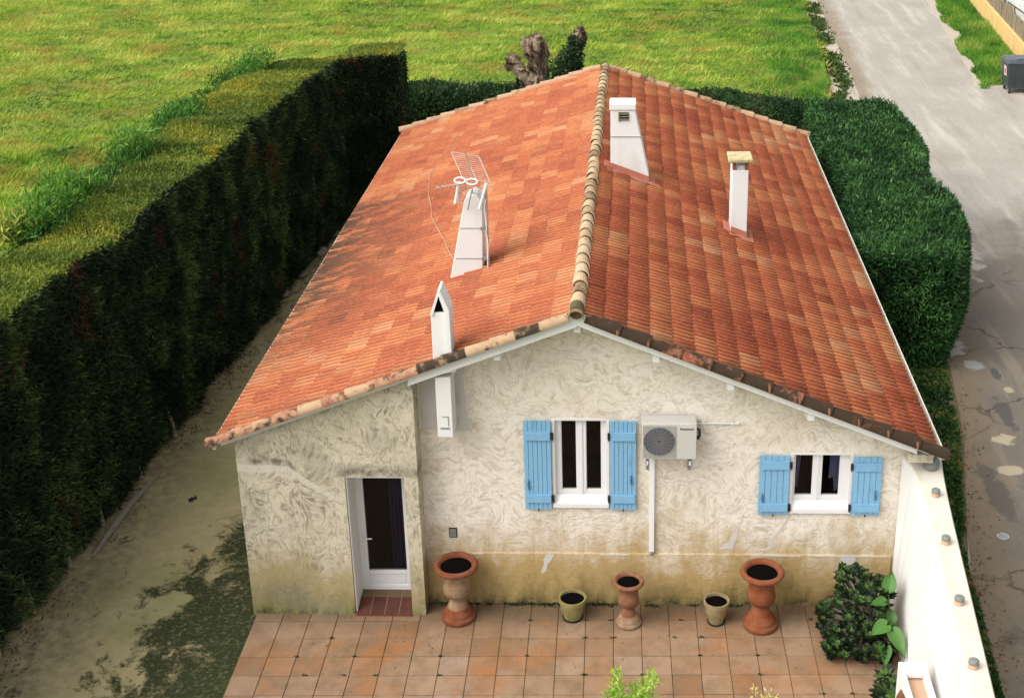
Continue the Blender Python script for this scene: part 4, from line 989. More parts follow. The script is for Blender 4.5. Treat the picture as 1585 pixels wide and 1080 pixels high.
# ------------------------------------------------------------------ hedges
def cypress_hedge():
    hx = lambda y: -3.66+.064*y
    h = thing('hedge', 'tall cypress hedge with a flat yellow-green trimmed top beyond the paved side yard', 'hedge', (-4.5, 8, 0))
    H = 4.38; g = np.random.default_rng(21)
    def xin(y, z):
        y = np.asarray(y, float)
        P = np.stack([np.zeros_like(y)+0, y, np.asarray(z, float)+0*y], 1)
        return hx(y)-.10+.13*(vnoise(P, .75, 31, 2)-.5)*2+.12*(vnoise(P, 2.6, 32, 2)-.5)*2+.12*(np.asarray(z)/H)*0
    # inner face
    n = 150000; y = g.uniform(-4, 18.1, n); z = H*(1-g.random(n)**1.05); z = np.clip(z, .02, H)
    z = z*(1+.045*(vnoise(np.stack([0*y, y, 0*y], 1), 1.2, 91, 3)-.5)*2)
    x = xin(y, z)-.10*np.clip((.5-z)/.5, 0, 1)*g.random(n)-g.random(n)*.10
    P = np.stack([x, y, z], 1); N = np.tile([1., 0, .15], (n, 1))
    V1, F1 = leaves(P, N, .11, .026, .75, .6, 1, (0, 0, .15))
    cl = vnoise(P*np.array([1, 1, .7]), 2.4, 7, 3); t1 = np.clip(.45+(cl-.5)*1.8+g.normal(size=n)*.20, 0, 1)
    # return face at the far end, turned to the camera
    n2 = 26000; x2 = g.uniform(-2.6, -1.2, n2); z2 = H*(1-g.random(n2)); y2 = 18.0+.62*(x2+2.5)+g.normal(size=n2)*.05+.1*vnoise(np.stack([x2, z2, z2], 1), 1.3, 3)
    ztop = H-.10-.08*np.clip((x2+1.9)/.8, 0, 1)
    P2 = np.stack([x2, y2, z2*ztop/H], 1); V2, F2 = leaves(P2, np.tile([.4, -1., .1], (n2, 1)), .085, .03, .55, .6, 2, (0, 0, .35))
    t2 = np.clip(.35+(vnoise(P2, 1.5, 8)-.5)*1.4+g.normal(size=n2)*.15, 0, 1)
    # right end face of the return
    n3 = 9000; u = g.random(n3); y3 = 18.72+u*.8; z3 = g.random(n3)*(H-.18); P3 = np.stack([np.full(n3, -1.18)+g.normal(size=n3)*.04, y3, z3], 1)
    V3, F3 = leaves(P3, np.tile([1., 0, .1], (n3, 1)), .085, .03, .55, .6, 3, (0, 0, .35)); t3 = np.clip(.4+g.normal(size=n3)*.2, 0, 1)
    V_ = np.concatenate([V1, V2, V3]); n_ = len(V_)//4
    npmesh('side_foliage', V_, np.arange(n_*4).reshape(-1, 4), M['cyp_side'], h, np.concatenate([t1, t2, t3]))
    # trimmed top
    xo = lambda y: np.interp(y, [-4, 4, 7, 10, 15, 18, 19.5], [-5.3, -5.05, -4.98, -4.88, -4.88, -4.2, -3.6])
    n = 120000; y = g.uniform(-4, 20.2, n); a = np.where(y < 18.2, xin(y, H+0*y)-.03, -1.22); b = xo(y)
    x = b+(a-b)*g.random(n); keep = (y < 18.1+.62*(x+2.5)+.6+1.0*(x > -2.6)) & ((x < xin(y, H+0*y)) | (y > 18.0+.62*(x+2.5)+.05)); x, y = x[keep], y[keep]; n = len(x)
    zz = H+H*.045*(vnoise(np.stack([0*y, y, 0*y], 1), 1.2, 91, 3)-.5)*2+.05*(vnoise(np.stack([x, y, 0*x], 1), 1.4, 5, 3)-.5)*2+(-.10-.08*np.clip((x+1.9)/.8, 0, 1))*(y > 18.1)-.35*np.clip((xo(y)+.5-x)/.5, 0, 1)**2
    rt_ = (y > 18.0+.62*(x+2.5)-.1) & (x > -2.7); zz = np.where(rt_, H-.13-.05*np.clip((x+2.5)/1.2, 0, 1)+.04*g.random(n), zz)
    P = np.stack([x, y, zz], 1)
    V_, F_ = leaves(P, np.tile([.3, -.25, .22], (n, 1)), .085, .024, .7, .55, 4)
    cl = vnoise(P*np.array([.35, 1.5, 1]), 1.1, 13, 3); tt = np.clip(.42+(cl-.5)*1.7+g.normal(size=n)*.16, 0, 1)
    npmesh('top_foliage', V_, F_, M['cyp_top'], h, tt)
    # untrimmed shoots along the field edge
    Ps = []; 
    for y0 in np.arange(2.0, 17.2, .16):
        k = vnoise(np.array([[0, y0, 0]]), .75, 77, 2)[0]
        if k < .40: continue
        hh = .10+1.5*(k-.38); m = int(240*(.3+k)); c = np.array([xo(y0)+.05+g.normal()*.12, y0, H-.25])
        q = g.normal(size=(m, 3))*[.20, .16, .0]+c; q[:, 2] += g.random(m)*hh*1.2; Ps.append(q)
    Ps = np.concatenate(Ps); n = len(Ps)
    V_, F_ = leaves(Ps, np.tile([.25, 0, .8], (n, 1)), .15, .024, .75, .5, 5)
    tt = np.clip(.2+.9*(Ps[:, 2]-H+.1)+g.normal(size=n)*.18, 0, 1)
    npmesh('long_shoots', V_, F_, M['shoots'], h, tt)
    Ps = g.normal(size=(900, 3))*[.16, .35, .0]+[-5.3, 4.75, H-.15]; Ps[:, 2] += g.random(900)*.35
    V_, F_ = leaves(Ps, np.tile([0, 0, 1.], (900, 1)), .16, .03, .7, .5, 6); npmesh('yellow_shoots', V_, F_, M['shoots_yellow'], h, g.random(900))
    # dark core, outer face and a few bare stems at the foot
    mb = MB(); ys = np.linspace(-4.2, 17.9, 24)
    vs = []
    for yv in ys: 
        a, b = float(hx(yv))-.42, float(xo(yv))+.1; vs += [(a-.1, yv, -.04), (a, yv, H-.10), (b, yv, H-.10), (b, yv, -.08)]
    mb.add(vs, [(4*i+k+1, 4*i+5+k, 4*i+4+k, 4*i+k) for i in range(23) for k in range(3)]+[(0, 1, 2, 3)])
    mb.prismZ([(-4.6, 17.9), (-2.75, 18.15), (-1.28, 18.95), (-1.28, 19.6), (-2.9, 19.3)], -.04, H-.28); mb.build('branch_core', M['laurel_core'], h)
    for (px, y0) in ((0, 1.75), (0, .6), (0, -.4), (0, 2.9), (0, 4.4), (0, 5.9)):
        mb = MB(); xx = float(hx(y0))-.08; mb.tube([(xx, y0, -.04), (xx-.05, y0+.05, .25), (xx-.12, y0+.02, .6)], [.045, .035, .02], 7); mb.build('stem', M['stem'], h)
cypress_hedge()

def block_hedge(name, label, poly, H, mat, n_top, n_side, loc, round_=.25, bulge=.10, L=.085, W_=.032, seed=40, wild=0.):
    h = thing(name, label, 'hedge', loc); g = np.random.default_rng(seed)
    poly = np.array(poly, float); m = len(poly)
    def inside(x, y):
        c = np.zeros(len(x), bool)
        for i in range(m):
            x1, y1 = poly[i]; x2, y2 = poly[(i+1) % m]
            cond = ((y1 > y) != (y2 > y)) & (x < (x2-x1)*(y-y1)/(y2-y1+1e-12)+x1); c ^= cond
        return c
    def edist(x, y):
        d = np.full(len(x), 1e9)
        for i in range(m):
            a, b = poly[i], poly[(i+1) % m]; e = b-a; t_ = np.clip(((x-a[0])*e[0]+(y-a[1])*e[1])/(e@e), 0, 1)
            d = np.minimum(d, np.hypot(x-a[0]-t_*e[0], y-a[1]-t_*e[1]))
        return d
    lo, hi = poly.min(0), poly.max(0)
    x = g.uniform(lo[0], hi[0], n_top*3); y = g.uniform(lo[1], hi[1], n_top*3); k = inside(x, y); x, y = x[k][:n_top], y[k][:n_top]
    d = edist(x, y); q = np.clip(1-d/round_, 0, 1)
    z = H-round_*(1-np.sqrt(np.clip(1-q*q, 0, 1)))*.8+.14*(vnoise(np.stack([x, y, 0*x], 1), .9, seed, 3)-.5)*2+.065*g.normal(size=len(x))
    P = [np.stack([x, y, z], 1)]; N = [np.tile([0, 0, 1.], (len(x), 1))]
    ring = np.roll(poly, -1, 0)-poly; ln = np.hypot(ring[:, 0], ring[:, 1]); pr_ = ln/ln.sum()
    area = .5*np.sum(poly[:, 0]*np.roll(poly[:, 1], -1)-np.roll(poly[:, 0], -1)*poly[:, 1]); sg = 1 if area > 0 else -1
    e = g.choice(m, n_side, p=pr_); u = g.random(n_side); zz = H*(1-g.random(n_side)**1.0)
    nx_ = sg*ring[e, 1]/ln[e]; ny_ = -sg*ring[e, 0]/ln[e]
    bx = poly[e, 0]+ring[e, 0]*u; by = poly[e, 1]+ring[e, 1]*u
    B = bulge*np.sin(np.clip(zz/H, 0, 1)*PI*.75)+.10*(vnoise(np.stack([bx, by, zz], 1), 1.1, seed+1, 3)-.5)*2-.05-round_*.75*np.clip((zz-H+round_)/round_, 0, 1)**2-.22*np.clip(1-zz/1.3, 0, 1)
    P.append(np.stack([bx+nx_*B, by+ny_*B, zz], 1)); N.append(np.stack([nx_, ny_, .25+0*nx_], 1))
    P = np.concatenate(P); N = unit(np.concatenate(N)); n = len(P)
    P = P-N*(g.random(n)*.07)[:, None]
    V_, F_ = leaves(P, N, L, W_, .75, .62, seed)
    cl = vnoise(P, 2.6, seed+3, 3); tt = np.clip(.48+(cl-.5)*1.2+g.normal(size=n)*.20, 0, 1)
    npmesh('foliage', V_, F_, mat, h, tt)
    c = poly.mean(0); mb = MB()
    core = [tuple(p) for p in poly]
    dd = []
    for i in range(m):
        a = ring[i-1]/ln[i-1]; b = ring[i]/ln[i]; na = np.array([sg*a[1], -sg*a[0]]); nb = np.array([sg*b[1], -sg*b[0]]); q = (na+nb); q /= max(.3, np.linalg.norm(q)); dd.append(tuple(poly[i]-q*.24))
    if sg < 0: dd = dd[::-1]
    mb.prismZ(dd, -.03, H-.20); mb.build('branch_core', M['laurel_core'], h)
    if wild:
        k = int(wild); sx = g.uniform(lo[0], hi[0], k); sy = g.uniform(lo[1], hi[1], k); ins = inside(sx, sy); mb = MB()
        for a, b in zip(sx[ins], sy[ins]):
            mb.tube([(a, b, H-.1), (a+g.normal()*.05, b+g.normal()*.05, H+.12+.3*g.random())], [.008, .003], 4)
        tag(mb.build('twigs', M['litter'], h), kind='stuff')
    return h
block_hedge('hedge', 'thick rounded dark green hedge between the right roof edge and the road',
            [(9.60, 8.50), (10.6, 8.42), (11.34, 8.52), (11.68, 9.25), (11.95, 10.6), (12.06, 11.6), (11.93, 12.9), (11.86, 13.9), (12.0, 15.2), (12.28, 16.4), (12.30, 18.0), (12.22, 19.8), (11.9, 20.5), (10.9, 20.8), (9.85, 20.5), (9.82, 17.0), (9.98, 14.5), (9.96, 13.0), (9.62, 11.6)],
            2.5, M['laurel'], 90000, 90000, (10.8, 14, 0), .16, .12, .12, .034, 40, 0)
block_hedge('hedge', 'low loose hedge along the field behind the far end of the roof',
            [(-3.2, 22.2), (3.0, 21.4), (7.2, 20.7), (9.9, 20.0), (10.2, 21.5), (7.2, 22.7), (3.0, 23.1), (-3.2, 23.8)],
            2.32, M['backleaf'], 40000, 52000, (4, 22, 0), .45, .12, .11, .04, 60, 90)

# ------------------------------------------------------------------ pollarded trees
def knob(mb, c, r, n=10, seed=0, tint=.5):
    g = random.Random(seed); vs = []; rings = 6
    for i in range(rings+1):
        th = PI*i/rings
        for k in range(n):
            a = 2*PI*k/n; rr = r*(1+g.uniform(-.34, .28))
            vs.append((c[0]+rr*math.sin(th)*math.cos(a), c[1]+rr*math.sin(th)*math.sin(a), c[2]+rr*math.cos(th)))
    mb.add(vs, [(i*n+k, (i+1)*n+k, (i+1)*n+(k+1) % n, i*n+(k+1) % n) for i in range(rings) for k in range(n)], tint)
def limb(mb, pts, rad, seed, n=12):
    g = random.Random(seed); P_ = []; R_ = []
    for (a, b), (r0, r1) in zip(zip(pts[:-1], pts[1:]), zip(rad[:-1], rad[1:])):
        for k in range(4):
            u = k/4; P_.append(Vector(a).lerp(Vector(b), u)+Vector((g.uniform(-.02, .02),)*3)); R_.append((r0+(r1-r0)*u)*g.uniform(.86, 1.14))
    P_.append(Vector(pts[-1])); R_.append(rad[-1]); mb.tube(P_, R_, n)
def twigs(mb, c, n, r, seed):
    g = np.random.default_rng(seed)
    for _ in range(n):
        d = unit(g.normal(size=(1, 3))+[[0, -.2, .3]])[0]; a = np.array(c)+d*r*.8; mb.tube([tuple(a), tuple(a+d*g.uniform(.06, .2))], [.012, .004], 4)
tr1 = thing('pollard_tree', 'bare gnarled grey-brown pollard trunk rising behind the far roof edge', 'tree', (2.45, 18.5, 0), 'pollarded trees behind the roof')
mb = MB(); Y0 = 18.5
limb(mb, [(2.50, Y0, 0), (2.50, Y0, 2.4), (2.50, Y0, 3.4), (2.52, Y0, 3.95), (2.46, Y0, 4.35)], [.46, .40, .37, .26, .20], 1)
limb(mb, [(2.35, Y0-.05, 3.3), (2.12, Y0-.08, 3.75), (1.92, Y0-.05, 4.05)], [.20, .16, .15], 2)
for i, (x, y, z, r) in enumerate(((2.42, Y0, 4.48, .30), (2.62, Y0, 4.42, .22), (2.26, Y0, 4.58, .18), (2.48, Y0-.05, 4.70, .17), (1.88, Y0, 4.12, .20), (1.76, Y0, 4.0, .14), (2.06, Y0-.1, 3.95, .14), (2.55, Y0-.25, 3.6, .16), (2.36, Y0-.2, 4.05, .15), (2.70, Y0-.05, 4.22, .12))): knob(mb, (x, y, z), r, seed=i)
mb.build('trunk', M['bark'], tr1)
mb = MB(); twigs(mb, (2.46, Y0, 4.52), 150, .30, 1); twigs(mb, (1.86, Y0, 4.08), 90, .20, 2); twigs(mb, (2.1, Y0, 3.6), 20, .2, 3); tag(mb.build('twigs', M['bark'], tr1), kind='stuff')
g = np.random.default_rng(3); q = unit(g.normal(size=(900, 3)))*[.16, .16, .45]+[2.12, Y0-.05, 3.35]
V_, F_ = leaves(q, unit(q-[2.12, Y0, 3.35]), .08, .05, .8, .6, 3); npmesh('ivy', V_, F_, M['ivy_dark'], tr1, g.random(900)*.6)
tr2 = thing('pollard_tree', 'leaning pollard trunk thickly wrapped in dark ivy, beside the bare trunk', 'tree', (3.15, 18.6, 0), 'pollarded trees behind the roof')
mb = MB(); limb(mb, [(3.10, 18.6, 0), (3.14, 18.6, 2.8), (3.25, 18.6, 3.7), (3.48, 18.6, 4.4), (3.64, 18.6, 4.78)], [.36, .32, .30, .20, .15], 5)
for i, (x, z, r) in enumerate(((3.62, 4.82, .17), (3.52, 4.74, .12), (3.73, 4.70, .10), (3.5, 4.1, .18), (3.42, 3.7, .2))): knob(mb, (x, 18.55, z), r, seed=20+i)
mb.build('trunk', M['bark'], tr2)
mb = MB(); twigs(mb, (3.62, 18.6, 4.84), 30, .16, 6); tag(mb.build('twigs', M['bark'], tr2), kind='stuff')
Ps = []; Ns = []
for (a, b, r) in (((2.98, 18.5, 2.9), (2.98, 18.5, 3.9), .30), ((3.15, 18.5, 3.5), (3.42, 18.5, 4.35), .30), ((3.42, 18.5, 4.2), (3.55, 18.55, 4.72), .17), ((3.3, 18.5, 3.1), (3.45, 18.5, 4.1), .22)):
    n = 1700; u = g.random((n, 1)); c = np.array(a)+(np.array(b)-np.array(a))*u; d = unit(g.normal(size=(n, 3))); Ps.append(c+d*r*(.8+.35*g.random((n, 1)))*(.85+.3*vnoise(c+d, 3, 2)[:, None])); Ns.append(d)
Ps = np.concatenate(Ps); Ns = np.concatenate(Ns)
V_, F_ = leaves(Ps, Ns, .075, .06, .6, .7, 8); npmesh('ivy', V_, F_, M['ivy_dark'], tr2, np.clip(g.random(len(Ps))*.7+.3*(Ns[:, 2] > .3), 0, 1))

# ------------------------------------------------------------------ grasses and ground cover
def blades(name, P, H, Wd, mat, tint, seed, lean=(0, 0), kind='stuff', label=None, cat=None):
    g = np.random.default_rng(seed); n = len(P)
    d = np.stack([g.normal(size=n)*.45+lean[0], g.normal(size=n)*.45+lean[1], np.full(n, .8)], 1); d = unit(d)
    s = unit(np.cross(d, unit(g.normal(size=(n, 3))))); h = (H*(.5+g.random(n)))[:, None]; w_ = (Wd*(.6+.8*g.random(n)))[:, None]
    V_ = np.empty((n, 3, 3)); V_[:, 0] = P-s*w_*.5; V_[:, 1] = P+s*w_*.5; V_[:, 2] = P+d*h
    o = npmesh(name, V_.reshape(-1, 3), np.arange(n*3).reshape(n, 3), mat, None, tint)
    return tag(o, label, cat, None, kind)
g = np.random.default_rng(77)
n = 470000
# density falls with distance like the view does
yy = 17+(62-17)*g.random(n)**1.0; xx = g.uniform(-38, 14.4, n)
lim = np.interp(yy, [-6, 31, 33, 41, 50, 80], [11.5, 11.9, 12.3, 12.8, 13.25, 14.6])
vis_l = -13-(yy-17)*.62
k = (xx < lim+.15*g.normal(size=n)) & (xx > vis_l) & ~((xx > -6.2) & (yy < 23.4)); xx, yy = xx[k], yy[k]
P = np.stack([xx, yy, 0*xx], 1); P[:, 2] = field_h(P)-.03
cl = vnoise(P*np.array([.8, 1.2, 1]), 1.0, 5, 3); big = vnoise(P, .16, 6, 2)
tt = np.clip(.44+.05*(P[:, 0] < 0)+(cl-.5)*1.8+(big-.5)*.9+g.normal(size=len(P))*.14, 0, 1)
keep = g.random(len(P)) < .35+cl
P, tt, cl = P[keep], tt[keep], cl[keep]
blades('grass', P, .10+.18*cl, .045, M['grass'], tt, 5, (.75, -.05), label='rough yellow-green meadow grass covering the field', cat='grass')
n = 60000; yy = g.uniform(26, 62, n); lim = np.interp(yy, [-6, 31, 33, 41, 50, 80], [11.5, 11.9, 12.3, 12.8, 13.25, 14.6])
xx = lim-.1-np.abs(g.normal(size=n))*1.3; P = np.stack([xx, yy, 0*xx], 1); P[:, 2] = field_h(P)-.02
blades('grass', P, np.full(n, .2), .04, M['grass_bright'], np.clip(.5+(vnoise(P, 1.5, 3)-.5)*1.4, 0, 1), 6, (.2, .1), label='bright green grass strip where the field meets the road', cat='grass')
# left field strip seen beyond the tall hedge
n = 230000; yy = g.uniform(5, 24, n); xx = -6.0-g.random(n)*(9+yy*.95); k = xx < np.interp(yy, [5, 18, 24], [-6.3, -6.0, -4.5]); xx, yy = xx[k], yy[k]
P = np.stack([xx, yy, 0*xx], 1); P[:, 2] = field_h(P)-.03; cl = vnoise(P*np.array([.8, 1.2, 1]), 1.0, 5, 3); big = vnoise(P, .16, 6, 2)
blades('grass', P, .10+.18*cl, .035, M['grass'], np.clip(.46+(cl-.5)*2.0+(big-.5)*.7+g.normal(size=len(P))*.14, 0, 1), 7, (.75, -.05), label='meadow grass just beyond the tall cypress hedge', cat='grass')
# grass verge by the yellow wall
n = 42000; yy = 32.2+g.random(n)*24; u = g.random(n); xa = np.interp(yy, [32, 34, 50.5, 60], [17.7, 17.9, 19.6, 20.8]); xb = np.interp(yy, [32, 37, 50.5, 60], [19.9, 20.25, 21.4, 22.2])
xx = xa+(xb-xa)*u; P = np.stack([xx, yy, 0*xx], 1); cl = vnoise(P, 1.2, 9, 3)
k = (u > -.22+.62*vnoise(P, .8, 19, 3)) & (yy > 31.6+2.6*vnoise(P, .9, 29, 3)+g.random(n)*.5); P, cl = P[k], cl[k]
blades('grass', P, .10+.28*cl, .045, M['grass_bright'], np.clip(.5+(cl-.5)*1.8, 0, 1), 9, (.1, -.1), label='grass verge between the road and the yellow wall', cat='grass')
mb = MB(); mb.add([(18.7, 34.2, .004), (19.95, 33.9, .004), (20.2, 37, .004), (21.4, 50.5, .004), (23.6, 76, .004), (22.6, 76, .004), (20.1, 50.5, .004), (18.6, 35.4, .004)], [tuple(range(8))]); struct('verge', mb, M['field'])
# weeds between field and road
n = 7000; yy = g.uniform(30.5, 58, n); xx = np.interp(yy, [31, 33, 50, 60], [12.2, 12.6, 13.45, 14.0])+g.normal(size=n)*.20+.1
P = np.stack([xx, yy, 0*xx], 1); k = vnoise(P, 1.3, 4, 2) > .47; P = P[k]
V_, F_ = leaves(P, np.tile([0, 0, 1.], (len(P), 1)), .16, .08, .5, .8, 4); tag(npmesh('weeds', V_, F_, M['ivy'], None, g.random(len(P))), 'dark weeds and dead stalks along the left road edge', 'weeds', None, 'stuff')
# ivy strip between house, wall and road
n = 90000; yy = g.uniform(-5, 9.2, n); xo_ = np.interp(yy, [-5, -1.5, 2, 6, 9], [9.72, 9.93, 10.2, 11.0, 11.4]); xi_ = np.interp(yy, [-5, .9, 1, 9], [8.5, 9.25, 8.9, 8.9])
xx = xi_+(xo_-xi_)*g.random(n)**.8; P = np.stack([xx, yy, 0*xx], 1); cl = vnoise(P, 1.5, 8, 3); edge_ = (xo_-xx)
k = (cl*.9+np.clip(edge_, 0, .5)*1.1) > .28+.15*g.random(n); P, cl, edge_ = P[k], cl[k], edge_[k]; P[:, 2] = .01+g.random(len(P))*(.06+.22*np.clip(edge_, 0, 1)*cl)
V_, F_ = leaves(P, np.tile([0, 0, 1.], (len(P), 1)), .07, .055, .45, .8, 14)
tag(npmesh('ground_ivy', V_, F_, M['ivy'], None, np.clip(.45+(cl-.5)*1.2+g.normal(size=len(P))*.25, 0, 1)), 'dark ivy carpeting the strip between the house and the road', 'ivy', None, 'stuff')
n = 900; yy = g.uniform(-4, 8, n); xx = np.interp(yy, [-5, -1.5, 2, 6, 9], [9.66, 9.9, 10.2, 11.0, 11.4])+g.normal(size=n)*.22
P = np.stack([xx, yy, 0*xx+.012], 1); V_, F_ = leaves(P, np.tile([0, 0, .3], (n, 1)), .055, .04, .3, 1., 15); V_[:, 2] = np.clip(V_[:, 2], .008, .05)
tag(npmesh('leaf_litter', V_, F_, M['litter'], None, g.random(n)), 'brown fallen leaves scattered along the near road edge', 'leaves', None, 'stuff')
# specks of litter on the yard and moss tufts at the wall foot
n = 2400; P = np.stack([g.uniform(2.1, 8.7, n), .862-np.abs(g.normal(size=n))*.03, np.full(n, .004)], 1); k = vnoise(P, 3, 4, 2) > .50; P = P[k]
V_, F_ = leaves(P, np.tile([0, -.3, 1.], (len(P), 1)), .03, .02, .5, .8, 16); tag(npmesh('moss', V_, F_, M['backleaf'], None, g.random(len(P))*.5), 'dark moss along the foot of the house wall', 'moss', None, 'stuff')
n = 2200; P = np.stack([g.uniform(-3.9, -2.2, n), g.uniform(-2, 17, n), np.full(n, -.04)], 1); P[:, 0] = -3.62+.064*P[:, 1]+np.abs(g.normal(size=n))*.22-.12
k = vnoise(P, 2, 14, 2) > .45; P = P[k]
V_, F_ = leaves(P, np.tile([0, 0, .5], (len(P), 1)), .05, .03, .3, 1., 17); V_[:, 2] = np.maximum(V_[:, 2], -.038); tag(npmesh('leaf_litter', V_, F_, M['litter'], None, g.random(len(P))*.5), 'dry litter fallen along the foot of the cypress hedge', 'leaves', None, 'stuff')

# stones edging the yard under the hedge
for i, (x, y, r) in enumerate(((-2.78, 15.3, .17), (-2.90, 13.9, .15), (-2.68, 16.6, .17), (-3.0, 12.6, .12))):
    mb = MB(); knob(mb, (x, y, .02), r, 9, 50+i); o = mb.build('stone', M['stone'], smooth=True)
    for v in o.data.vertices: v.co.z = .0+(v.co.z-.02)*.5; v.co.y = y+(v.co.y-y)*1.6
    tag(o, 'pale edging stone half buried under the cypress hedge behind the left roof edge', 'stone', 'edging stones under the hedge')
# pale edging strip
mb = MB(); mb.tube([(-3.38, 2.0, -.02), (-3.36, 2.8, -.01), (-3.32, 3.6, -.01), (-3.2, 4.6, -.03)], [.03, .055, .05, .02], 7); tag(mb.build('edging_strip', M['stone']), 'pale curved edging strip at the foot of the tall hedge', 'edging')
n = 46; cc = []
for _ in range(n):
    i, j = random.randint(0, 21), random.randint(-2, 4); px, py = pq(i+random.choice((0, 0, random.random())), j); cc.append((px, py))
Pm = np.repeat(np.array([(a, b, .001) for a, b in cc]), 26, 0)+np.random.default_rng(4).normal(size=(n*26, 3))*[.018, .008, .0]
V_, F_ = leaves(Pm, np.tile([0, 0, 1.], (len(Pm), 1)), .022, .016, .4, .8, 31); tag(npmesh('moss', V_, F_, M['backleaf'], None, np.random.default_rng(5).random(len(Pm))*.6), 'tiny dark moss tufts growing in the joints of the terrace', 'moss', None, 'stuff')
n = 260; g = np.random.default_rng(41); Pm = np.stack([g.uniform(-.2, 8.5, n), .8-np.abs(g.normal(size=n))*.9, np.full(n, .004)], 1)
V_, F_ = leaves(Pm, np.tile([0, 0, .2], (n, 1)), .035, .02, .3, 1., 32); V_[:, 2] = np.clip(V_[:, 2], .003, .02); tag(npmesh('leaf_litter', V_, F_, M['litter'], None, g.random(n)), 'a few small dry leaves scattered over the terrace tiles', 'leaves', None, 'stuff')
# dark twig on the yard
mb = MB(); knob(mb, (-2.37, 3.7, -.02), .04, 7, 90); knob(mb, (-2.32, 3.76, -.02), .03, 7, 91); tag(mb.build('clod', M['iron']), 'small dark clod lying on the bare side yard', 'clod')

# ------------------------------------------------------------------ road patches
def blob(name, c, rx, ry, z, mat, label, cat, seed, rot=0, th=.0):
    g = random.Random(seed); pts = []; n = 40
    ph = [g.uniform(0, 6.28) for _ in range(5)]
    for k in range(n):
        a = 2*PI*k/n; r = 1+.16*math.sin(2*a+ph[0])+.13*math.sin(3*a+ph[1])+.08*math.sin(5*a+ph[2])+.05*math.sin(9*a+ph[3])+.03*math.sin(14*a+ph[4])
        x, y = rx*r*math.cos(a), ry*r*math.sin(a); pts.append((c[0]+x*math.cos(rot)-y*math.sin(rot), c[1]+x*math.sin(rot)+y*math.cos(rot), z))
    mb = MB(); mb.add(pts, [tuple(range(n))]); return tag(mb.build(name, mat), kind='structure')
mh = thing('valve_cover', 'small round grey valve cover set in the near road', 'cover', (10.97, 2.73, 0))
mb = MB(); mb.lathe([(.10, .0), (.10, .012), (.075, .012), (.075, .004), (0, .004)], (10.97, 2.73, .0), 24); mb.build('ring', M['puddle'], mh)
mb = MB(); mb.lathe([(.07, .006), (.065, .014), (0, .014)], (10.97, 2.73, 0), 20); mb.build('lid', M['greymetal'], mh)

# ------------------------------------------------------------------ yellow wall, reed screen, bin, caravan
WL = lambda y: 19.95+.0852*(y-33.5)
ywo = thing('boundary_wall', 'low yellow rendered wall beside the grass verge at the upper right', 'wall', (20.2, 36, 0))
mb = MB(); n = 14; vs = []
for i in range(n+1):
    y = 33.6+i*2.6; x = WL(y); z = .86
    vs += [(x, y, -.03), (x, y, z), (x+.22, y, z), (x+.22, y, -.03)]
mb.add(vs, [(4*i+k+1, 4*i+5+k, 4*i+4+k, 4*i+k) for i in range(n) for k in range(3)]+[(0, 3, 2, 1)]); mb.build('wall_body', M['yellowwall'], ywo)
fe = thing('reed_screen', 'grey-brown reed screen standing above the yellow wall', 'fence', (20.5, 36, .86))
g = np.random.default_rng(6); mb = MB()
for y in np.arange(33.7, 70, .045):
    if y > 52 and (int(y*22) % 3): continue
    x = WL(y)+.15+g.normal()*.012; h = 1.55+.06*g.normal()+.10*math.sin(y*1.3); mb.tube([(x, y, .80), (x+g.normal()*.01, y+g.normal()*.012, h)], .016, 4, True)
tag(mb.build('reeds', M['reed'], fe), kind='stuff')
for y in np.arange(34.2, 55, 2.5):
    mb = MB(); mb.tube([(WL(y)+.20, y, .5), (WL(y)+.20, y, 1.72)], .03, 6); mb.build('post', M['bark'], fe)
mb = MB(); mb.tube([(WL(33.7)+.185, 33.7, 1.35), (WL(69)+.185, 69, 1.35)], .012, 5); mb.tube([(WL(33.7)+.185, 33.7, 1.0), (WL(69)+.185, 69, 1.0)], .012, 5); mb.build('wire', M['greymetal'], fe)

bn = thing('wheeled_bin', 'dark grey four-wheeled rubbish container with a pale sticker by the end of the yellow wall', 'bin', (18.95, 32.0, 0))
bx0, bx1, by0, by1 = 18.42, 19.78, 31.45, 32.45
mb = MB()
def taper(mb, x0, x1, y0, y1, z0, z1, k):
    mb.add([(x0+k, y0+k, z0), (x1-k, y0+k, z0), (x1-k, y1-k, z0), (x0+k, y1-k, z0), (x0, y0, z1), (x1, y0, z1), (x1, y1, z1), (x0, y1, z1)], [(0, 3, 2, 1), (4, 5, 6, 7), (0, 1, 5, 4), (1, 2, 6, 5), (2, 3, 7, 6), (3, 0, 4, 7)])
taper(mb, bx0, bx1, by0, by1, .20, 1.10, .09)
for x in (bx0+.25, bx0+.6, bx0+.95): mb.box(x, x+.04, by0+.02, by0+.06, .35, 1.05)
mb.build('container', M['bin'], bn, bevel=.02)
mb = MB(); mb.box(bx0-.03, bx1+.03, by0-.03, by1+.03, 1.10, 1.145)
mb.prismX([(by0-.02, 1.147), (by1+.02, 1.147), (by1-.05, 1.24), (by1-.45, 1.29), (by0+.12, 1.24)], bx0-.01, bx1+.01)
lid = mb.build('lid', M['bin_lid'], bn, bevel=.02)
mb = MB(); mb.tube([(bx0+.3, by0+.06, 1.24), (bx0+.3, by0+.0, 1.27), (bx1-.3, by0+.0, 1.27), (bx1-.3, by0+.06, 1.24)], .016, 6); mb.build('handle', M['bin'], lid)
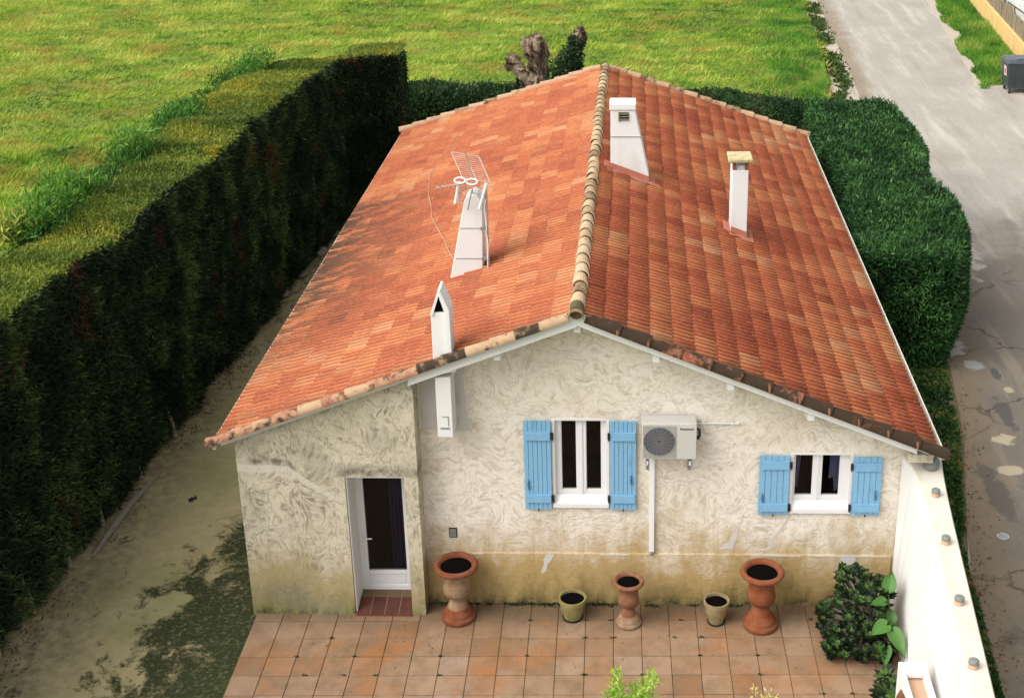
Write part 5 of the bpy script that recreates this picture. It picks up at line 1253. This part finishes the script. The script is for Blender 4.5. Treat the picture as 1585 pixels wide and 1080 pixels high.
for (x, y) in ((bx0+.17, by0+.15), (bx1-.17, by0+.15), (bx0+.17, by1-.15), (bx1-.17, by1-.15)):
    mb = MB(); mb.tube([(x-.03, y, .09), (x+.03, y, .09)], .09, 16); wh = mb.build('wheel', M['text'], bn)
    mb = MB(); mb.box(x-.05, x-.035, y-.03, y+.03, .07, .24); mb.box(x+.035, x+.05, y-.03, y+.03, .07, .24); mb.box(x-.05, x+.05, y-.05, y+.05, .20, .235); mb.build('castor_fork', M['greymetal'], wh)
mb = MB(); mb.add([(bx0+.030, by0+.18, .62), (bx0+.030, by0+.52, .62), (bx0-.006, by0+.52, .98), (bx0-.006, by0+.18, .98)], [(0, 3, 2, 1)]); sk = mb.build('sticker', M['sticker'], bn)
mb = MB(); mb.add([(bx0+.018, by0+.27, .70), (bx0+.018, by0+.43, .70), (bx0+.0, by0+.43, .88), (bx0+.0, by0+.27, .88)], [(0, 3, 2, 1)]); mb.build('sticker_print', M['sticker_red'], sk)

cv_ = thing('caravan', 'white caravan parked behind the reed screen at the upper right corner', 'caravan', (23.3, 41, 0))
mb = MB(); prf = [(38.2, .55), (44.6, .55), (44.7, 1.4), (44.4, 2.35), (43.8, 2.55), (39.0, 2.55), (38.3, 2.3), (38.0, 1.4)]
mb.prismX(prf, 21.75, 23.9); mb.build('body', M['vehicle'], cv_, bevel=.12)
mb = MB(); mb.box(21.735, 21.75, 39.2, 40.6, 1.5, 2.1); mb.box(21.735, 21.75, 42.0, 43.4, 1.5, 2.1); mb.build('side_window', M['ac_dark'], cv_, bevel=.01)
for x in (21.95, 23.7):
    mb = MB(); mb.tube([(x-.1, 41.4, .33), (x+.1, 41.4, .33)], .33, 20); mb.build('wheel', M['text'], cv_)
mb = MB(); mb.box(21.740, 21.749, 38.5, 44.3, .98, 1.06); mb.build('trim_stripe', M['greymetal'], cv_)
jk = thing('trailer', 'pale metal trailer frame behind the reed screen beside the caravan', 'trailer', (21.9, 47.2, 0))
mb = MB()
for z in (1.2, 1.6, 2.0): mb.box(21.4, 23.2, 46.2, 46.26, z, z+.08)
for x in (21.4, 22.0, 22.6, 23.14): mb.box(x, x+.06, 46.27, 46.33, .6, 2.1)
mb.build('rack', M['white'], jk)
mb = MB(); mb.box(21.4, 23.2, 46.4, 48.5, .55, .75); mb.build('bed', M['greymetal'], jk)
for x in (21.35, 23.2):
    mb = MB(); mb.tube([(x-.06, 47.4, .3), (x+.06, 47.4, .3)], .3, 18); mb.build('wheel', M['text'], jk)
